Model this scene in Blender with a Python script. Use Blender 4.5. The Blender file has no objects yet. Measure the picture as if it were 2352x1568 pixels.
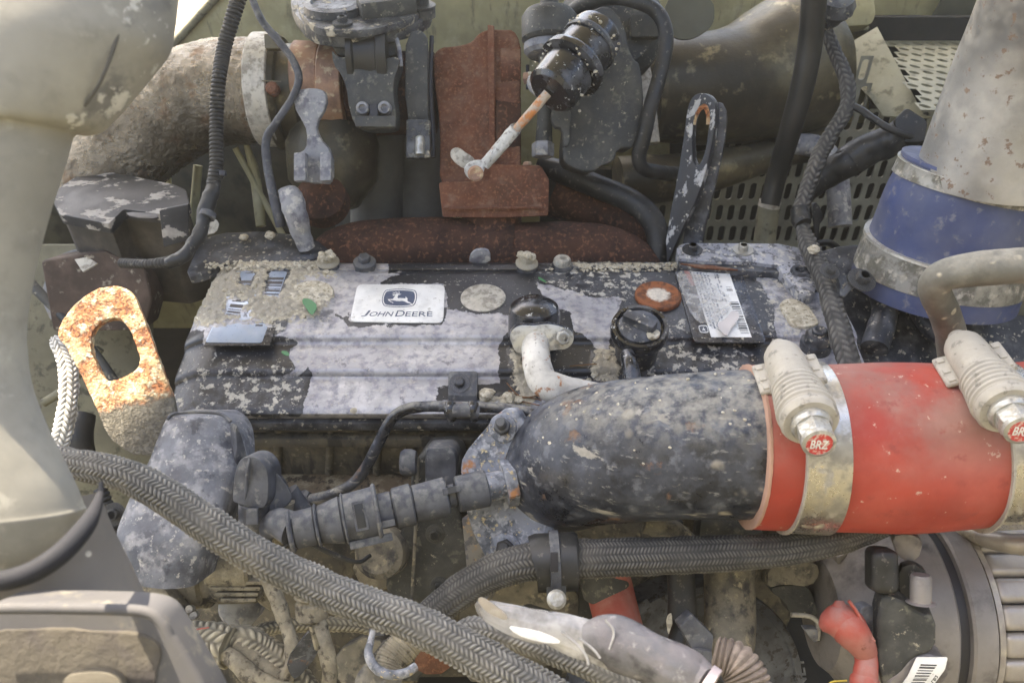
import bpy, bmesh, math, random
import numpy as np
from mathutils import Vector, Matrix, noise
random.seed(7); noise.seed_set(3)
sc = bpy.context.scene
# ---------------------------------------------------------------- camera
FPX = 1846.0                      # focal length in pixels of a 2352 px wide picture
PIT = math.radians(40)
CAM = Vector((0.0, -0.5745, 0.482))
cd = bpy.data.cameras.new('camera'); cam = bpy.data.objects.new('camera', cd); sc.collection.objects.link(cam)
cam.location = CAM; cam.rotation_euler = (math.radians(90) - PIT, 0, 0)
cd.sensor_width = 36; cd.lens = 36 * FPX / 2352; cd.clip_start = 0.02; cd.clip_end = 300
cd.dof.use_dof = True; cd.dof.focus_distance = 0.68; cd.dof.aperture_fstop = 12.0
sc.camera = cam
# ---------------------------------------------------------------- sky, sun, exposure
SUN = Vector((-0.40, 0.42, 0.815)).normalized()
elev = math.asin(SUN.z); azim = math.atan2(SUN.x, SUN.y)
w = bpy.data.worlds.new('World'); sc.world = w; w.use_nodes = True
wn = w.node_tree.nodes; wl = w.node_tree.links; wn.clear()
sky = wn.new('ShaderNodeTexSky'); sky.sky_type = 'NISHITA'; sky.sun_disc = False
sky.sun_elevation = elev; sky.sun_rotation = azim; sky.dust_density = 4.0; sky.air_density = 1.0; sky.ozone_density = 1.0
hs = wn.new('ShaderNodeHueSaturation'); hs.inputs['Saturation'].default_value = 0.95
bg = wn.new('ShaderNodeBackground'); bg.inputs['Strength'].default_value = 0.13
wo = wn.new('ShaderNodeOutputWorld')
wl.new(sky.outputs[0], hs.inputs['Color']); wl.new(hs.outputs[0], bg.inputs['Color']); wl.new(bg.outputs[0], wo.inputs['Surface'])
sd = bpy.data.lights.new('sun', 'SUN'); sd.energy = 5.0; sd.angle = math.radians(0.5); sd.color = (1.0, 0.86, 0.66)
so = bpy.data.objects.new('sun', sd); sc.collection.objects.link(so)
so.rotation_euler = (-SUN).to_track_quat('-Z', 'Y').to_euler(); so.location = SUN * 5
sc.view_settings.view_transform = 'Standard'; sc.view_settings.look = 'None'
sc.view_settings.exposure = 2.35; sc.view_settings.gamma = 1.0
sc.cycles.max_bounces = 6; sc.cycles.diffuse_bounces = 3; sc.cycles.glossy_bounces = 3; sc.cycles.transmission_bounces = 6
sc.cycles.use_adaptive_sampling = True
sc.cycles.use_denoising = True
sc.cycles.sample_clamp_indirect = 4.0

# ---------------------------------------------------------------- geometry helpers
AX_R = Vector((1, 0, 0)); AX_F = Vector((0, math.cos(PIT), -math.sin(PIT))); AX_U = Vector((0, math.sin(PIT), math.cos(PIT)))
def ray(x, y): return AX_F + AX_R * ((x - 1176) / FPX) + AX_U * ((784 - y) / FPX)
def D(x, y, d): return CAM + ray(x, y) * d                 # a real place at distance d in front of the camera
def pm(px, d): return px * d / FPX
def onz(x, y, z):
    r = ray(x, y); return CAM + r * ((z - CAM.z) / r.z)
def ony(x, y, Y):
    r = ray(x, y); return CAM + r * ((Y - CAM.y) / r.y)
def topx(p):
    v = p - CAM; d = v.dot(AX_F); return 1176 + FPX * v.x / d, 784 - FPX * v.dot(AX_U) / d
CR = dict(A=(0, 0, .3348), B=(641.7, 0, .3348), C=(1166.7, 0, .4092), D=(1691.7, 0, .4091), E=(0, 525, .3348), F=(641.7, 525, .3348),
          G=(1108.3, 525, .3581), H=(1633.3, 525, .4652), I=(0, 991.7, .3676), J=(525, 991.7, .3676), K=(1050, 1108.3, .2976),
          L=(1633.3, 1108.3, .3056), T=(670.8, 0, .2009), P=(787.5, 612.5, .124), S=(1516.7, 595, .17854), Q=(1691.7, 758.3, .20467),
          W=(350, 1283.3, .22321), O=(0, 0, 1))
def q(k, *pts):
    ox, oy, s = CR[k]; return [(ox + p[0] * s, oy + p[1] * s) + tuple(p[2:]) for p in pts]
def PL(x, y, d, n): return (D(x, y, d), Vector(n).normalized())
def hit(x, y, pl):
    if pl[0] == 'z': return onz(x, y, pl[1])
    if pl[0] == 'y': return ony(x, y, pl[1])
    if pl[0] == 'd': return D(x, y, pl[1])
    r = ray(x, y); return CAM + r * ((pl[0] - CAM).dot(pl[1]) / r.dot(pl[1]))
def pnorm(pl):
    n = {'z': Vector((0, 0, 1)), 'y': Vector((0, -1, 0)), 'd': -AX_F}.get(pl[0] if isinstance(pl[0], str) else '', None)
    if n is None: n = pl[1].copy()
    return n
def chaikin(p, it=2, closed=True):
    p = [tuple(a) for a in p]
    for _ in range(it):
        o = []; n = len(p)
        for i in range(n if closed else n - 1):
            a, b = p[i], p[(i + 1) % n]
            o.append(tuple(.75 * u + .25 * v for u, v in zip(a, b))); o.append(tuple(.25 * u + .75 * v for u, v in zip(a, b)))
        if not closed: o = [p[0]] + o + [p[-1]]
        p = o
    return p
def roundcorner(p, r):
    o = []; n = len(p)
    for i in range(n):
        a, b, c = Vector(p[i - 1][:2]), Vector(p[i][:2]), Vector(p[(i + 1) % n][:2])
        u = (a - b); v = (c - b); lu = min(r, u.length * .45); lv = min(r, v.length * .45)
        s = b + u.normalized() * lu; e = b + v.normalized() * lv
        for t in (0, .25, .5, .75, 1): o.append(tuple((1 - t) ** 2 * s + 2 * t * (1 - t) * b + t * t * e))
    return o
def bev(bm, off, seg=2, ang=28):
    bmesh.ops.recalc_face_normals(bm, faces=bm.faces)
    es = [e for e in bm.edges if len(e.link_faces) == 2 and e.calc_face_angle(0) > math.radians(ang)]
    if es and off > 0:
        try: bmesh.ops.bevel(bm, geom=es, offset=off, segments=seg, affect='EDGES', profile=0.6, clamp_overlap=True)
        except Exception: pass
    return bm
def prism(pts, vec, b=.0008, seg=2):
    bm = bmesh.new(); t = [bm.verts.new(p) for p in pts]; k = [bm.verts.new(p + vec) for p in pts]; n = len(t)
    bm.faces.new(t); bm.faces.new(k[::-1])
    for i in range(n): bm.faces.new((t[i], k[i], k[(i + 1) % n], t[(i + 1) % n]))
    return bev(bm, b, seg)
def plate(px, pl, th, b=.0008, hole=None, seg=2):
    n = pnorm(pl)
    pts = [hit(p[0], p[1], pl) for p in px]
    if not hole: return prism(pts, -n * th, b, seg)
    hp = [hit(p[0], p[1], pl) for p in hole]
    c = sum(hp, Vector()) / len(hp); u = n.orthogonal().normalized(); v = n.cross(u)
    def star(P, N=96):
        P2 = [((p - c).dot(u), (p - c).dot(v)) for p in P]; out = []
        for i in range(N):
            a = 2 * math.pi * i / N; dx, dy = math.cos(a), math.sin(a); best = 0
            for j in range(len(P2)):
                (x1, y1), (x2, y2) = P2[j], P2[(j + 1) % len(P2)]
                den = dx * (y2 - y1) - dy * (x2 - x1)
                if abs(den) < 1e-12: continue
                t = (x1 * (y2 - y1) - y1 * (x2 - x1)) / den; s = (x1 * dy - y1 * dx) / den
                if t > 0 and -1e-6 <= s <= 1 + 1e-6: best = max(best, t)
            out.append(c + u * dx * best + v * dy * best)
        return out
    O, I = star(pts), star(hp); N = len(O); bm = bmesh.new()
    V = [[bm.verts.new(p + k) for p in L] for L, k in ((O, Vector()), (I, Vector()), (I, -n * th), (O, -n * th))]
    for a in range(4):
        A, B = V[a], V[(a + 1) % 4]
        for i in range(N):
            try: bm.faces.new((A[i], A[(i + 1) % N], B[(i + 1) % N], B[i]))
            except Exception: pass
    return bev(bm, b, seg, 50)
def cat(P, n=6, closed=False):
    """Catmull-Rom through tuples"""
    P = [np.array(p, float) for p in P]
    if len(P) == 2: return [P[0] + (P[1] - P[0]) * t for t in np.linspace(0, 1, n + 1)]
    Q = [2 * P[0] - P[1]] + P + [2 * P[-1] - P[-2]]; out = []
    for i in range(1, len(Q) - 2):
        a, b, c, d = Q[i - 1:i + 3]
        for k in range(n):
            t = k / n
            out.append(.5 * ((2 * b) + (-a + c) * t + (2 * a - 5 * b + 4 * c - d) * t * t + (-a + 3 * b - 3 * c + d) * t ** 3))
    out.append(P[-1]); return out
def resample(P, step):
    out = [P[0]]; acc = 0
    for a, b in zip(P[:-1], P[1:]):
        L = np.linalg.norm(b[:3] - a[:3])
        if L < 1e-9: continue
        t = step - acc
        while t <= L: out.append(a + (b - a) * t / L); t += step
        acc = (acc + L) % step
    if np.linalg.norm(out[-1][:3] - P[-1][:3]) > step * .3: out.append(P[-1])
    return out
def tube(path, seg=24, disp=None, step=None, cap=True, smooth=6, flat=1.0, bm=None, sharp=False):
    """path: (x_px, y_px, depth, radius_px); flat squashes the section along the view"""
    W = []
    for (x, y, d, r) in path:
        p = D(x, y, d); W.append((p.x, p.y, p.z, pm(r, d)))
    return tube3(W, seg, disp, step, cap, smooth, flat, bm, sharp)
def tube3(W, seg=24, disp=None, step=None, cap=True, smooth=6, flat=1.0, bm=None, sharp=False):
    C = [np.array(p, float) for p in W] if sharp else cat(W, smooth)
    if step: C = resample(C, step)
    bm = bm or bmesh.new(); lay = bm.verts.layers.float.get('m') or bm.verts.layers.float.new('m')
    n = len(C); pos = [Vector(c[:3]) for c in C]; s = 0; rings = []
    T = []
    for i in range(n):
        a_, b_ = max(i - 1, 0), min(i + 1, n - 1)
        while (pos[b_] - pos[a_]).length < 1e-7 and (a_ > 0 or b_ < n - 1): a_, b_ = max(a_ - 1, 0), min(b_ + 1, n - 1)
        T.append((pos[b_] - pos[a_]).normalized())
    N = (T[0].cross(-AX_F)); N = N.normalized() if N.length > 1e-4 else T[0].orthogonal().normalized()
    for i in range(n):
        if i: s += (pos[i] - pos[i - 1]).length
        N = (N - T[i] * N.dot(T[i])).normalized(); B = T[i].cross(N)
        ring = []
        for k in range(seg):
            a = 2 * math.pi * k / seg; r = C[i][3]; h = 0
            if disp: dr, h = disp(s, a, r); r += dr
            v = bm.verts.new(pos[i] + N * math.cos(a) * r + B * math.sin(a) * r * flat); v[lay] = h; ring.append(v)
        rings.append(ring)
    for A, B_ in zip(rings[:-1], rings[1:]):
        for k in range(seg): bm.faces.new((A[k], A[(k + 1) % seg], B_[(k + 1) % seg], B_[k]))
    if cap: bm.faces.new(rings[0][::-1]); bm.faces.new(rings[-1])
    return bm
def braid(nc, pitch, amp):
    def f(s, a, r):
        u = a / (2 * math.pi) * nc; j = int(u) % nc; u -= int(u)
        sg = 1 if j % 2 else -1
        q_ = noise.noise(Vector((s * 45, j * 1.7, r * 50))); ph = s / pitch + sg * (u - .5) * .95 + .12 * math.sin(s / pitch * .31 + j) + .55 * q_
        e = abs(math.cos(math.pi * ph)) ** 1.1; h = e * (1 - .75 * abs(2 * u - 1) ** 2.5)
        k_ = noise.noise(Vector((s * 90, math.cos(a) * 1.5, math.sin(a) * 1.5))); return amp * (h - .5) * (1 + .9 * k_) + amp * .5 * k_, h * (1 + .5 * k_)
    return f
def corr(pitch, amp):
    def f(s, a, r):
        h = abs(math.sin(math.pi * s / pitch)) ** .8
        return amp * (h - .5), h
    return f
def rough(amp, sc_, sd=0):
    def f(s, a, r):
        h = noise.fractal(Vector((math.cos(a) * r * sc_ + sd, math.sin(a) * r * sc_, s * sc_)), 1, 2, 3)
        return amp * h, h
    return f
def lathe(o, ax, prof, seg=32, bm=None):
    """prof: (radius, height) in metres along ax from o"""
    ax = Vector(ax).normalized(); u = ax.orthogonal().normalized(); v = ax.cross(u); bm = bm or bmesh.new(); rings = []
    for (r, h) in prof:
        if r < 1e-7: rings.append([bm.verts.new(o + ax * h)])
        else: rings.append([bm.verts.new(o + ax * h + (u * math.cos(2 * math.pi * k / seg) + v * math.sin(2 * math.pi * k / seg)) * r) for k in range(seg)])
    for A, B in zip(rings[:-1], rings[1:]):
        for k in range(seg):
            a0, a1 = A[k % len(A)], A[(k + 1) % len(A)]; b0, b1 = B[k % len(B)], B[(k + 1) % len(B)]
            f = [a0]; [f.append(z) for z in (a1, b1, b0) if z not in f]
            if len(f) > 2: bm.faces.new(f)
    if len(rings[0]) > 1: bm.faces.new(rings[0][::-1])
    if len(rings[-1]) > 1: bm.faces.new(rings[-1])
    bmesh.ops.recalc_face_normals(bm, faces=bm.faces); return bm
def box(c, ux, uy, uz, sx, sy, sz, b=.001, bm=None, seg=2):
    ux, uy, uz = Vector(ux).normalized(), Vector(uy).normalized(), Vector(uz).normalized(); nb = bmesh.new()
    v = [nb.verts.new(c + ux * sx * i + uy * sy * j + uz * sz * k) for i in (-.5, .5) for j in (-.5, .5) for k in (-.5, .5)]
    for f in ((0, 1, 3, 2), (4, 6, 7, 5), (0, 4, 5, 1), (2, 3, 7, 6), (0, 2, 6, 4), (1, 5, 7, 3)): nb.faces.new([v[i] for i in f])
    bev(nb, b, seg)
    return merge(bm, nb) if bm else nb
def merge(a, b):
    m = bpy.data.meshes.new('t'); b.to_mesh(m); a.from_mesh(m); bpy.data.meshes.remove(m); b.free(); return a
def frame(ax, up=Vector((0, 0, 1))):
    ax = Vector(ax).normalized(); s = ax.cross(up)
    if s.length < 1e-3: s = ax.orthogonal()
    s.normalize(); return ax, s, s.cross(ax)
def bump_mesh(bm, amp, sc_, off=0):
    bm.normal_update()
    for v in bm.verts: v.co += v.normal * amp * noise.fractal(v.co * sc_ + Vector((off, 0, 0)), 1, 2, 4)
    return bm
def rock(bm, c, r, sq=.7, sd=0, sub=2):
    nb = bmesh.new(); bmesh.ops.create_icosphere(nb, subdivisions=sub, radius=r)
    for v in nb.verts:
        k = 1 + .45 * noise.noise(v.co / r * 1.3 + Vector((sd, sd * .7, 0))) + .25 * noise.noise(v.co / r * 3.3 + Vector((sd, 0, 0)))
        v.co *= k; v.co.z *= sq
    for v in nb.verts: v.co += c
    return merge(bm, nb)

def loft(rows, bulge, back=.03, n=22, power=.5):
    """rows: (xl, yl, xr, yr, depth): a shell across the picture, crowned towards the camera and closed at its back"""
    bm = bmesh.new(); R = []
    for (xl, yl, xr, yr, d) in cat(rows, 5):
        a, b_ = D(xl, yl, d), D(xr, yr, d); r = []
        for k in range(n):
            u = k / (n - 1); r.append(bm.verts.new(a + (b_ - a) * u - AX_F * bulge * max(0, math.sin(math.pi * u)) ** power))
        r = [bm.verts.new(a + AX_F * back)] + r + [bm.verts.new(b_ + AX_F * back)]; R.append(r)
    for A, B in zip(R[:-1], R[1:]):
        for k in range(len(A) - 1): bm.faces.new((A[k], A[k + 1], B[k + 1], B[k]))
        bm.faces.new((A[-1], A[0], B[0], B[-1]))
    bm.faces.new(R[0][::-1]); bm.faces.new(R[-1])
    bmesh.ops.recalc_face_normals(bm, faces=bm.faces); return bm

# ---------------------------------------------------------------- scene tree helpers
THINGS = []; WORLD = {}
def mkmesh(name, bm, m, ang=35):
    me = bpy.data.meshes.new(name); bmesh.ops.recalc_face_normals(bm, faces=bm.faces); bm.to_mesh(me); bm.free()
    me.polygons.foreach_set('use_smooth', [True] * len(me.polygons)); me.set_sharp_from_angle(angle=math.radians(ang))
    me.materials.append(m); return me
def centre(me):
    n = len(me.vertices); a = np.empty(n * 3); me.vertices.foreach_get('co', a); a = a.reshape(-1, 3)
    c = Vector((a.min(0) + a.max(0)) / 2); me.transform(Matrix.Translation(-c)); return c
class Thing:
    def __init__(s, name, label, catg, group=None):
        s.root = bpy.data.objects.new(name, None); sc.collection.objects.link(s.root); s.root.empty_display_size = .01
        s.root['label'] = label; s.root['category'] = catg
        if group: s.root['group'] = group
        s.ch = []; THINGS.append(s)
    def add(s, o, M_, parent=None, label=None, kind=None):
        sc.collection.objects.link(o); WORLD[o] = M_; s.ch.append((o, parent))
        if label: o['label'] = label
        if kind: o['kind'] = kind
        return o
    def part(s, name, bm, m, parent=None, label=None, kind=None, ang=35):
        me = bm if isinstance(bm, bpy.types.Mesh) else mkmesh(name, bm, m, ang)
        c = centre(me); return s.add(bpy.data.objects.new(name, me), Matrix.Translation(c), parent, label, kind)
    def inst(s, name, me, o, n, spin=0, scale=1, parent=None, label=None):
        R_ = Vector((0, 0, 1)).rotation_difference(Vector(n).normalized()).to_matrix().to_4x4()
        return s.add(bpy.data.objects.new(name, me), Matrix.Translation(o) @ R_ @ Matrix.Rotation(spin, 4, 'Z') @ Matrix.Scale(scale, 4), parent, label)
    def finish(s):
        lo = np.full(3, 1e9); hi = -lo
        for o, p in s.ch:
            for c in o.bound_box:
                v = np.array(WORLD[o] @ Vector(c)); lo = np.minimum(lo, v); hi = np.maximum(hi, v)
        base = Vector(((lo[0] + hi[0]) / 2, (lo[1] + hi[1]) / 2, lo[2])); s.root.location = base; WORLD[s.root] = Matrix.Translation(base)
        for o, p in s.ch:
            p = p or s.root; o.parent = p; o.matrix_local = WORLD[p].inverted() @ WORLD[o]
def single(name, bm, m, label=None, catg=None, group=None, kind=None, ang=35):
    me = bm if isinstance(bm, bpy.types.Mesh) else mkmesh(name, bm, m, ang); c = centre(me)
    o = bpy.data.objects.new(name, me); sc.collection.objects.link(o); o.location = c
    if label: o['label'] = label; o['category'] = catg
    if group: o['group'] = group
    if kind: o['kind'] = kind
    return o
_bolts = {}
def boltmesh(m, kind='flange'):
    k = (m.name, kind)
    if k in _bolts: return _bolts[k]
    bm = bmesh.new(); Z = Vector((0, 0, 1)); O = Vector()
    if kind == 'flange': lathe(O, Z, [(1.75, 0), (1.75, .18), (1.62, .3), (1.0, .42)], 24, bm)
    if kind == 'washer': lathe(O, Z, [(1.9, 0), (1.9, .22), (1.0, .22)], 24, bm)
    hb = bmesh.new(); v = []
    for z, r in ((.2, 1), (1.15, 1), (1.3, .86)): v.append([hb.verts.new((math.cos(a * math.pi / 3) * r, math.sin(a * math.pi / 3) * r, z)) for a in range(6)])
    for A, B in zip(v[:-1], v[1:]):
        for i in range(6): hb.faces.new((A[i], A[(i + 1) % 6], B[(i + 1) % 6], B[i]))
    hb.faces.new(v[-1]); bev(hb, .06, 1); merge(bm, hb)
    if kind == 'stud': lathe(Z * 1.2, Z, [(.6, 0), (.6, .1), (.55, .15), (.6, .2), (.6, .3), (.55, .35), (.6, .4), (.6, .5), (.55, .55), (.6, .6), (.6, .75), (.55, .8), (.6, .85), (.6, 1), (.55, 1.05), (.6, 1.1), (.58, 1.6), (.45, 1.75), (0, 1.75)], 20, bm)
    if kind != 'stud': lathe(Z * 1.3, Z, [(.62, 0), (.62, .02), (.5, -.06), (0, -.06)], 20, bm)
    me = mkmesh('bolt', bm, m, 30); _bolts[k] = me; return me
def bolt(t, p, n, r, m, kind='flange', spin=.3, parent=None, name='bolt', label=None):
    return t.inst(name, boltmesh(m, kind), p, n, spin, r, parent, label)
def textmesh(s, size=1.0, sx=1.0, bold=0.0, shear=0.0):
    cu = bpy.data.curves.new('t', 'FONT'); cu.body = s; cu.size = size; cu.resolution_u = 3; cu.offset = bold; cu.shear = shear; cu.fill_mode = 'FRONT'
    o = bpy.data.objects.new('t', cu); sc.collection.objects.link(o); dg = bpy.context.evaluated_depsgraph_get()
    me = bpy.data.meshes.new_from_object(o.evaluated_get(dg)); bm = bmesh.new(); bm.from_mesh(me)
    bpy.data.objects.remove(o); bpy.data.meshes.remove(me)
    for v in bm.verts: v.co.x *= sx
    return bm
def mapbm(bm, f):
    for v in bm.verts: v.co = f(v.co)
    return bm
def bilin(P, u, v): return P[0] * (1 - u) * (1 - v) + P[1] * u * (1 - v) + P[2] * u * v + P[3] * (1 - u) * v
def flat(polys, f):
    bm = bmesh.new()
    for p in polys: bm.faces.new([bm.verts.new(f(*a[:2])) for a in p])
    return bm
# ---------------------------------------------------------------- materials
class NT:
    def __init__(s, name):
        s.m = bpy.data.materials.new(name); s.m.use_nodes = True; s.n = s.m.node_tree.nodes; s.l = s.m.node_tree.links; s.n.clear()
        s.tc = s.n.new('ShaderNodeTexCoord'); s.geo = None
    def link(s, a, b): s.l.new(a, b)
    def noise(s, scale, det=5, rgh=.6, off=0, stretch=None, dist=0):
        mp = s.n.new('ShaderNodeMapping'); mp.inputs['Location'].default_value = (off, off * .7, off * 1.3)
        if stretch: mp.inputs['Scale'].default_value = stretch
        s.link(s.tc.outputs['Object'], mp.inputs['Vector'])
        t = s.n.new('ShaderNodeTexNoise'); t.inputs['Scale'].default_value = scale; t.inputs['Detail'].default_value = det
        t.inputs['Roughness'].default_value = rgh; t.inputs['Distortion'].default_value = dist
        s.link(mp.outputs[0], t.inputs['Vector']); return t.outputs['Fac']
    def voro(s, scale, off=0, rnd=1.0):
        mp = s.n.new('ShaderNodeMapping'); mp.inputs['Location'].default_value = (off, off * .7, off * 1.3)
        s.link(s.tc.outputs['Object'], mp.inputs['Vector'])
        t = s.n.new('ShaderNodeTexVoronoi'); t.inputs['Scale'].default_value = scale; t.inputs['Randomness'].default_value = rnd
        s.link(mp.outputs[0], t.inputs['Vector']); return t.outputs['Distance']
    def math(s, op, a, b=None, clamp=False):
        t = s.n.new('ShaderNodeMath'); t.operation = op; t.use_clamp = clamp
        for i, v in enumerate((a, b)):
            if v is None: continue
            if isinstance(v, (int, float)): t.inputs[i].default_value = v
            else: s.link(v, t.inputs[i])
        return t.outputs[0]
    def ramp(s, v, lo, hi):
        t = s.n.new('ShaderNodeMapRange'); t.inputs['From Min'].default_value = lo; t.inputs['From Max'].default_value = hi
        t.interpolation_type = 'SMOOTHSTEP'; s.link(v, t.inputs['Value']); return t.outputs[0]
    def mix(s, f, a, b):
        t = s.n.new('ShaderNodeMix'); t.data_type = 'RGBA'; s.link(f, t.inputs['Factor'])
        for i, v in ((6, a), (7, b)):
            if isinstance(v, (tuple, list)): t.inputs[i].default_value = (*v[:3], 1)
            else: s.link(v, t.inputs[i])
        return t.outputs[2]
    def mixf(s, f, a, b):
        t = s.n.new('ShaderNodeMix'); t.data_type = 'FLOAT'; s.link(f, t.inputs['Factor'])
        for i, v in ((2, a), (3, b)):
            if isinstance(v, (int, float)): t.inputs[i].default_value = v
            else: s.link(v, t.inputs[i])
        return t.outputs[0]
    def attr(s, name):
        t = s.n.new('ShaderNodeAttribute'); t.attribute_name = name; return t.outputs['Fac']
    def upness(s):
        g = s.n.new('ShaderNodeNewGeometry'); x = s.n.new('ShaderNodeSeparateXYZ'); s.link(g.outputs['Normal'], x.inputs[0]); return x.outputs[2]
def n_(col, cov=.4, sc=120, soft=.04, rough=None, metal=None, det=7, h=0, rgh=.62, off=0, st=None, mx=1): return dict(k='n', col=col, cov=cov, sc=sc, soft=soft, rough=rough, metal=metal, det=det, h=h, rgh=rgh, off=off, st=st, mx=mx)
def v_(col, cov=.25, sc=200, soft=.06, rough=.9, metal=0, h=0, off=0, gate=.5, gsc=40): return dict(k='v', col=col, cov=cov, sc=sc, soft=soft, rough=rough, metal=metal, h=h, off=off, gate=gate, gsc=gsc, mx=1)
def up_(col, lo=.2, hi=.9, amt=.8, sc=90, rough=.95, off=5): return dict(k='u', col=col, lo=lo, hi=hi, amt=amt, sc=sc, rough=rough, metal=0, h=0, off=off, mx=1)
def a_(col, name='m', lo=.3, hi=.7, rough=None, amp=0, sc=100, h=0, metal=None, mx=1, off=0): return dict(k='a', col=col, name=name, lo=lo, hi=hi, rough=rough, amp=amp, sc=sc, h=h, metal=metal, mx=mx, off=off)
def M(name, base, layers=(), rough=.6, metal=0.0, bump=(300, .4, .0006), var=.12, spec=.5, alpha=None, trans=0, coat=0):
    t = NT(name); b = t.n.new('ShaderNodeBsdfPrincipled'); out = t.n.new('ShaderNodeOutputMaterial'); t.link(b.outputs[0], out.inputs['Surface'])
    v = t.noise(22, 4, .5, 9)
    dk = tuple(c * (1 - var) for c in base); lt = tuple(min(1, c * (1 + var)) for c in base)
    col = t.mix(t.ramp(v, .35, .65), dk, lt)
    n2 = t.noise(bump[0], 6, .65, 3)
    rg = t.math('ADD', t.math('MULTIPLY', n2, .22), rough - .11); mt = None; hgt = t.math('MULTIPLY', n2, 1.0)
    if metal: mt = metal
    for i, L in enumerate(layers):
        off = L['off'] + i * 3.7
        if L['k'] == 'n':
            thr = .5 + .32 * (.5 - L['cov']); f = t.ramp(t.noise(L['sc'], L['det'], L['rgh'], off, L['st']), thr - L['soft'], thr + L['soft'])
        elif L['k'] == 'v':
            f = t.ramp(t.voro(L['sc'], off), L['cov'] + L['soft'], L['cov'] - L['soft'])
            g = t.ramp(t.noise(L['gsc'], 3, .6, off + 2), .5 + .3 * (.5 - L['gate']) - .05, .5 + .3 * (.5 - L['gate']) + .05); f = t.math('MULTIPLY', f, g)
        elif L['k'] == 'u':
            f = t.ramp(t.upness(), L['lo'], L['hi']); nn = t.ramp(t.noise(L['sc'], 6, .6, off), .36, .62); f = t.math('MULTIPLY', f, t.math('MULTIPLY', nn, L['amt']))
        else:
            a = t.attr(L['name'])
            if L['amp']: a = t.math('ADD', a, t.math('MULTIPLY', t.math('SUBTRACT', t.noise(L['sc'], 6, .65, off), .5), L['amp']))
            f = t.ramp(a, L['lo'], L['hi'])
        if L['mx'] != 1: f = t.math('MULTIPLY', f, L['mx'])
        c2 = L['col']
        vv = t.ramp(t.noise(L['sc'] * 2.3 if 'sc' in L else 200, 4, .6, off + 11), .3, .7)
        c2 = t.mix(vv, tuple(x * .82 for x in c2), tuple(min(1, x * 1.15) for x in c2))
        col = t.mix(f, col, c2)
        if L['rough'] is not None: rg = t.mixf(f, rg, L['rough'])
        if L['metal'] is not None and (metal or L['metal']): mt = t.mixf(f, mt if mt is not None else 0.0, L['metal'])
        if L['h']: hgt = t.math('ADD', hgt, t.math('MULTIPLY', f, L['h']))
    t.link(col, b.inputs['Base Color']); t.link(rg, b.inputs['Roughness'])
    if mt is not None:
        if isinstance(mt, (int, float)): b.inputs['Metallic'].default_value = mt
        else: t.link(mt, b.inputs['Metallic'])
    b.inputs['Specular IOR Level'].default_value = spec
    if coat: b.inputs['Coat Weight'].default_value = coat; b.inputs['Coat Roughness'].default_value = .25
    bp = t.n.new('ShaderNodeBump'); bp.inputs['Strength'].default_value = bump[1]; bp.inputs['Distance'].default_value = bump[2]
    t.link(hgt, bp.inputs['Height']); t.link(bp.outputs[0], b.inputs['Normal'])
    if alpha is not None:
        if isinstance(alpha, tuple): t.link(t.mixf(t.ramp(t.noise(alpha[2], 4, .6, 1), .4, .6), alpha[0], alpha[1]), b.inputs['Alpha'])
        else: b.inputs['Alpha'].default_value = alpha
    if trans: b.inputs['Transmission Weight'].default_value = trans
    return t.m
DUST = (.36, .33, .26); DUSTG = (.30, .30, .28); DUSTL = (.50, .47, .39); BLK = (.018, .020, .026); DKG = (.045, .048, .055)
m = {}
m['cover'] = M('peeling_cover_paint', (.37, .37, .40), [
    n_((.52, .51, .51), .40, 34, .14, rough=.55, st=(.5, 1, 1)), n_((.22, .22, .26), .36, 110, .10, mx=.8), n_((.13, .13, .15), .07, 45, .03, mx=.8, off=6), n_((.52, .50, .48), .18, 90, .05, mx=.6),
    a_(BLK, 'paint', .48, .52, rough=.30, amp=.9, sc=70, h=2.2, metal=0),
    a_((.10, .105, .12), 'dusty', .34, .66, rough=.7, amp=1.2, sc=110, metal=0, mx=.7),
    a_((.46, .44, .385), 'dusty', .55, .66, rough=.95, amp=1.9, sc=120, metal=0, h=1.5, off=3),
    n_((.44, .42, .37), .07, 260, .02, rough=.95, metal=0, mx=.8, h=1, off=2),
    a_((.45, .41, .315), 'mud', .46, .54, rough=1.0, amp=1.1, sc=130, metal=0, h=3), a_((.28, .26, .22), 'mud', .55, .70, rough=1.0, amp=1.6, sc=260, metal=0, off=4, mx=.7)], rough=.42, metal=.30, bump=(420, .5, .0006), var=.1)
m['blackpaint'] = M('chipped_black_paint', (.020, .023, .030), [
    n_((.12, .125, .14), .38, 60, .12, rough=.8, mx=.75), n_((.34, .32, .27), .13, 180, .03, rough=.95), v_((.45, .41, .33), .20, 110, .05, gate=.3, gsc=50, h=1)], rough=.40, bump=(400, .45, .0006))
m['elbow'] = M('dusty_black_pipe_paint', (.016, .019, .028), [
    n_((.060, .068, .090), .45, 40, .13, rough=.55, mx=.85), n_((.15, .16, .185), .22, 85, .07, rough=.8, mx=.6), n_((.22, .22, .21), .10, 170, .03, rough=.95, mx=.7, st=(.5, 1, 1.4)), n_((.008, .009, .014), .28, 18, .07, rough=.22, mx=.9, off=7),
    n_((.16, .09, .055), .075, 26, .03, rough=.9, h=-1, off=4),
    v_((.26, .24, .20), .17, 38, .06, gate=.36, gsc=25, h=1.5), n_((.30, .285, .25), .07, 60, .03, rough=.95, st=(.35, 1, 1.8), off=9),
    up_((.28, .27, .235), .55, 1.05, .8, 120)], rough=.30, bump=(220, .5, .0007))
m['plastic'] = M('dusty_black_plastic', (.024, .027, .036), [
    n_((.085, .090, .108), .55, 45, .14, rough=.75, mx=.85), n_((.22, .215, .20), .18, 110, .05, rough=.9, mx=.6), up_((.20, .20, .185), .35, 1., .6, 120)], rough=.45, bump=(350, .35, .0005))
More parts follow.
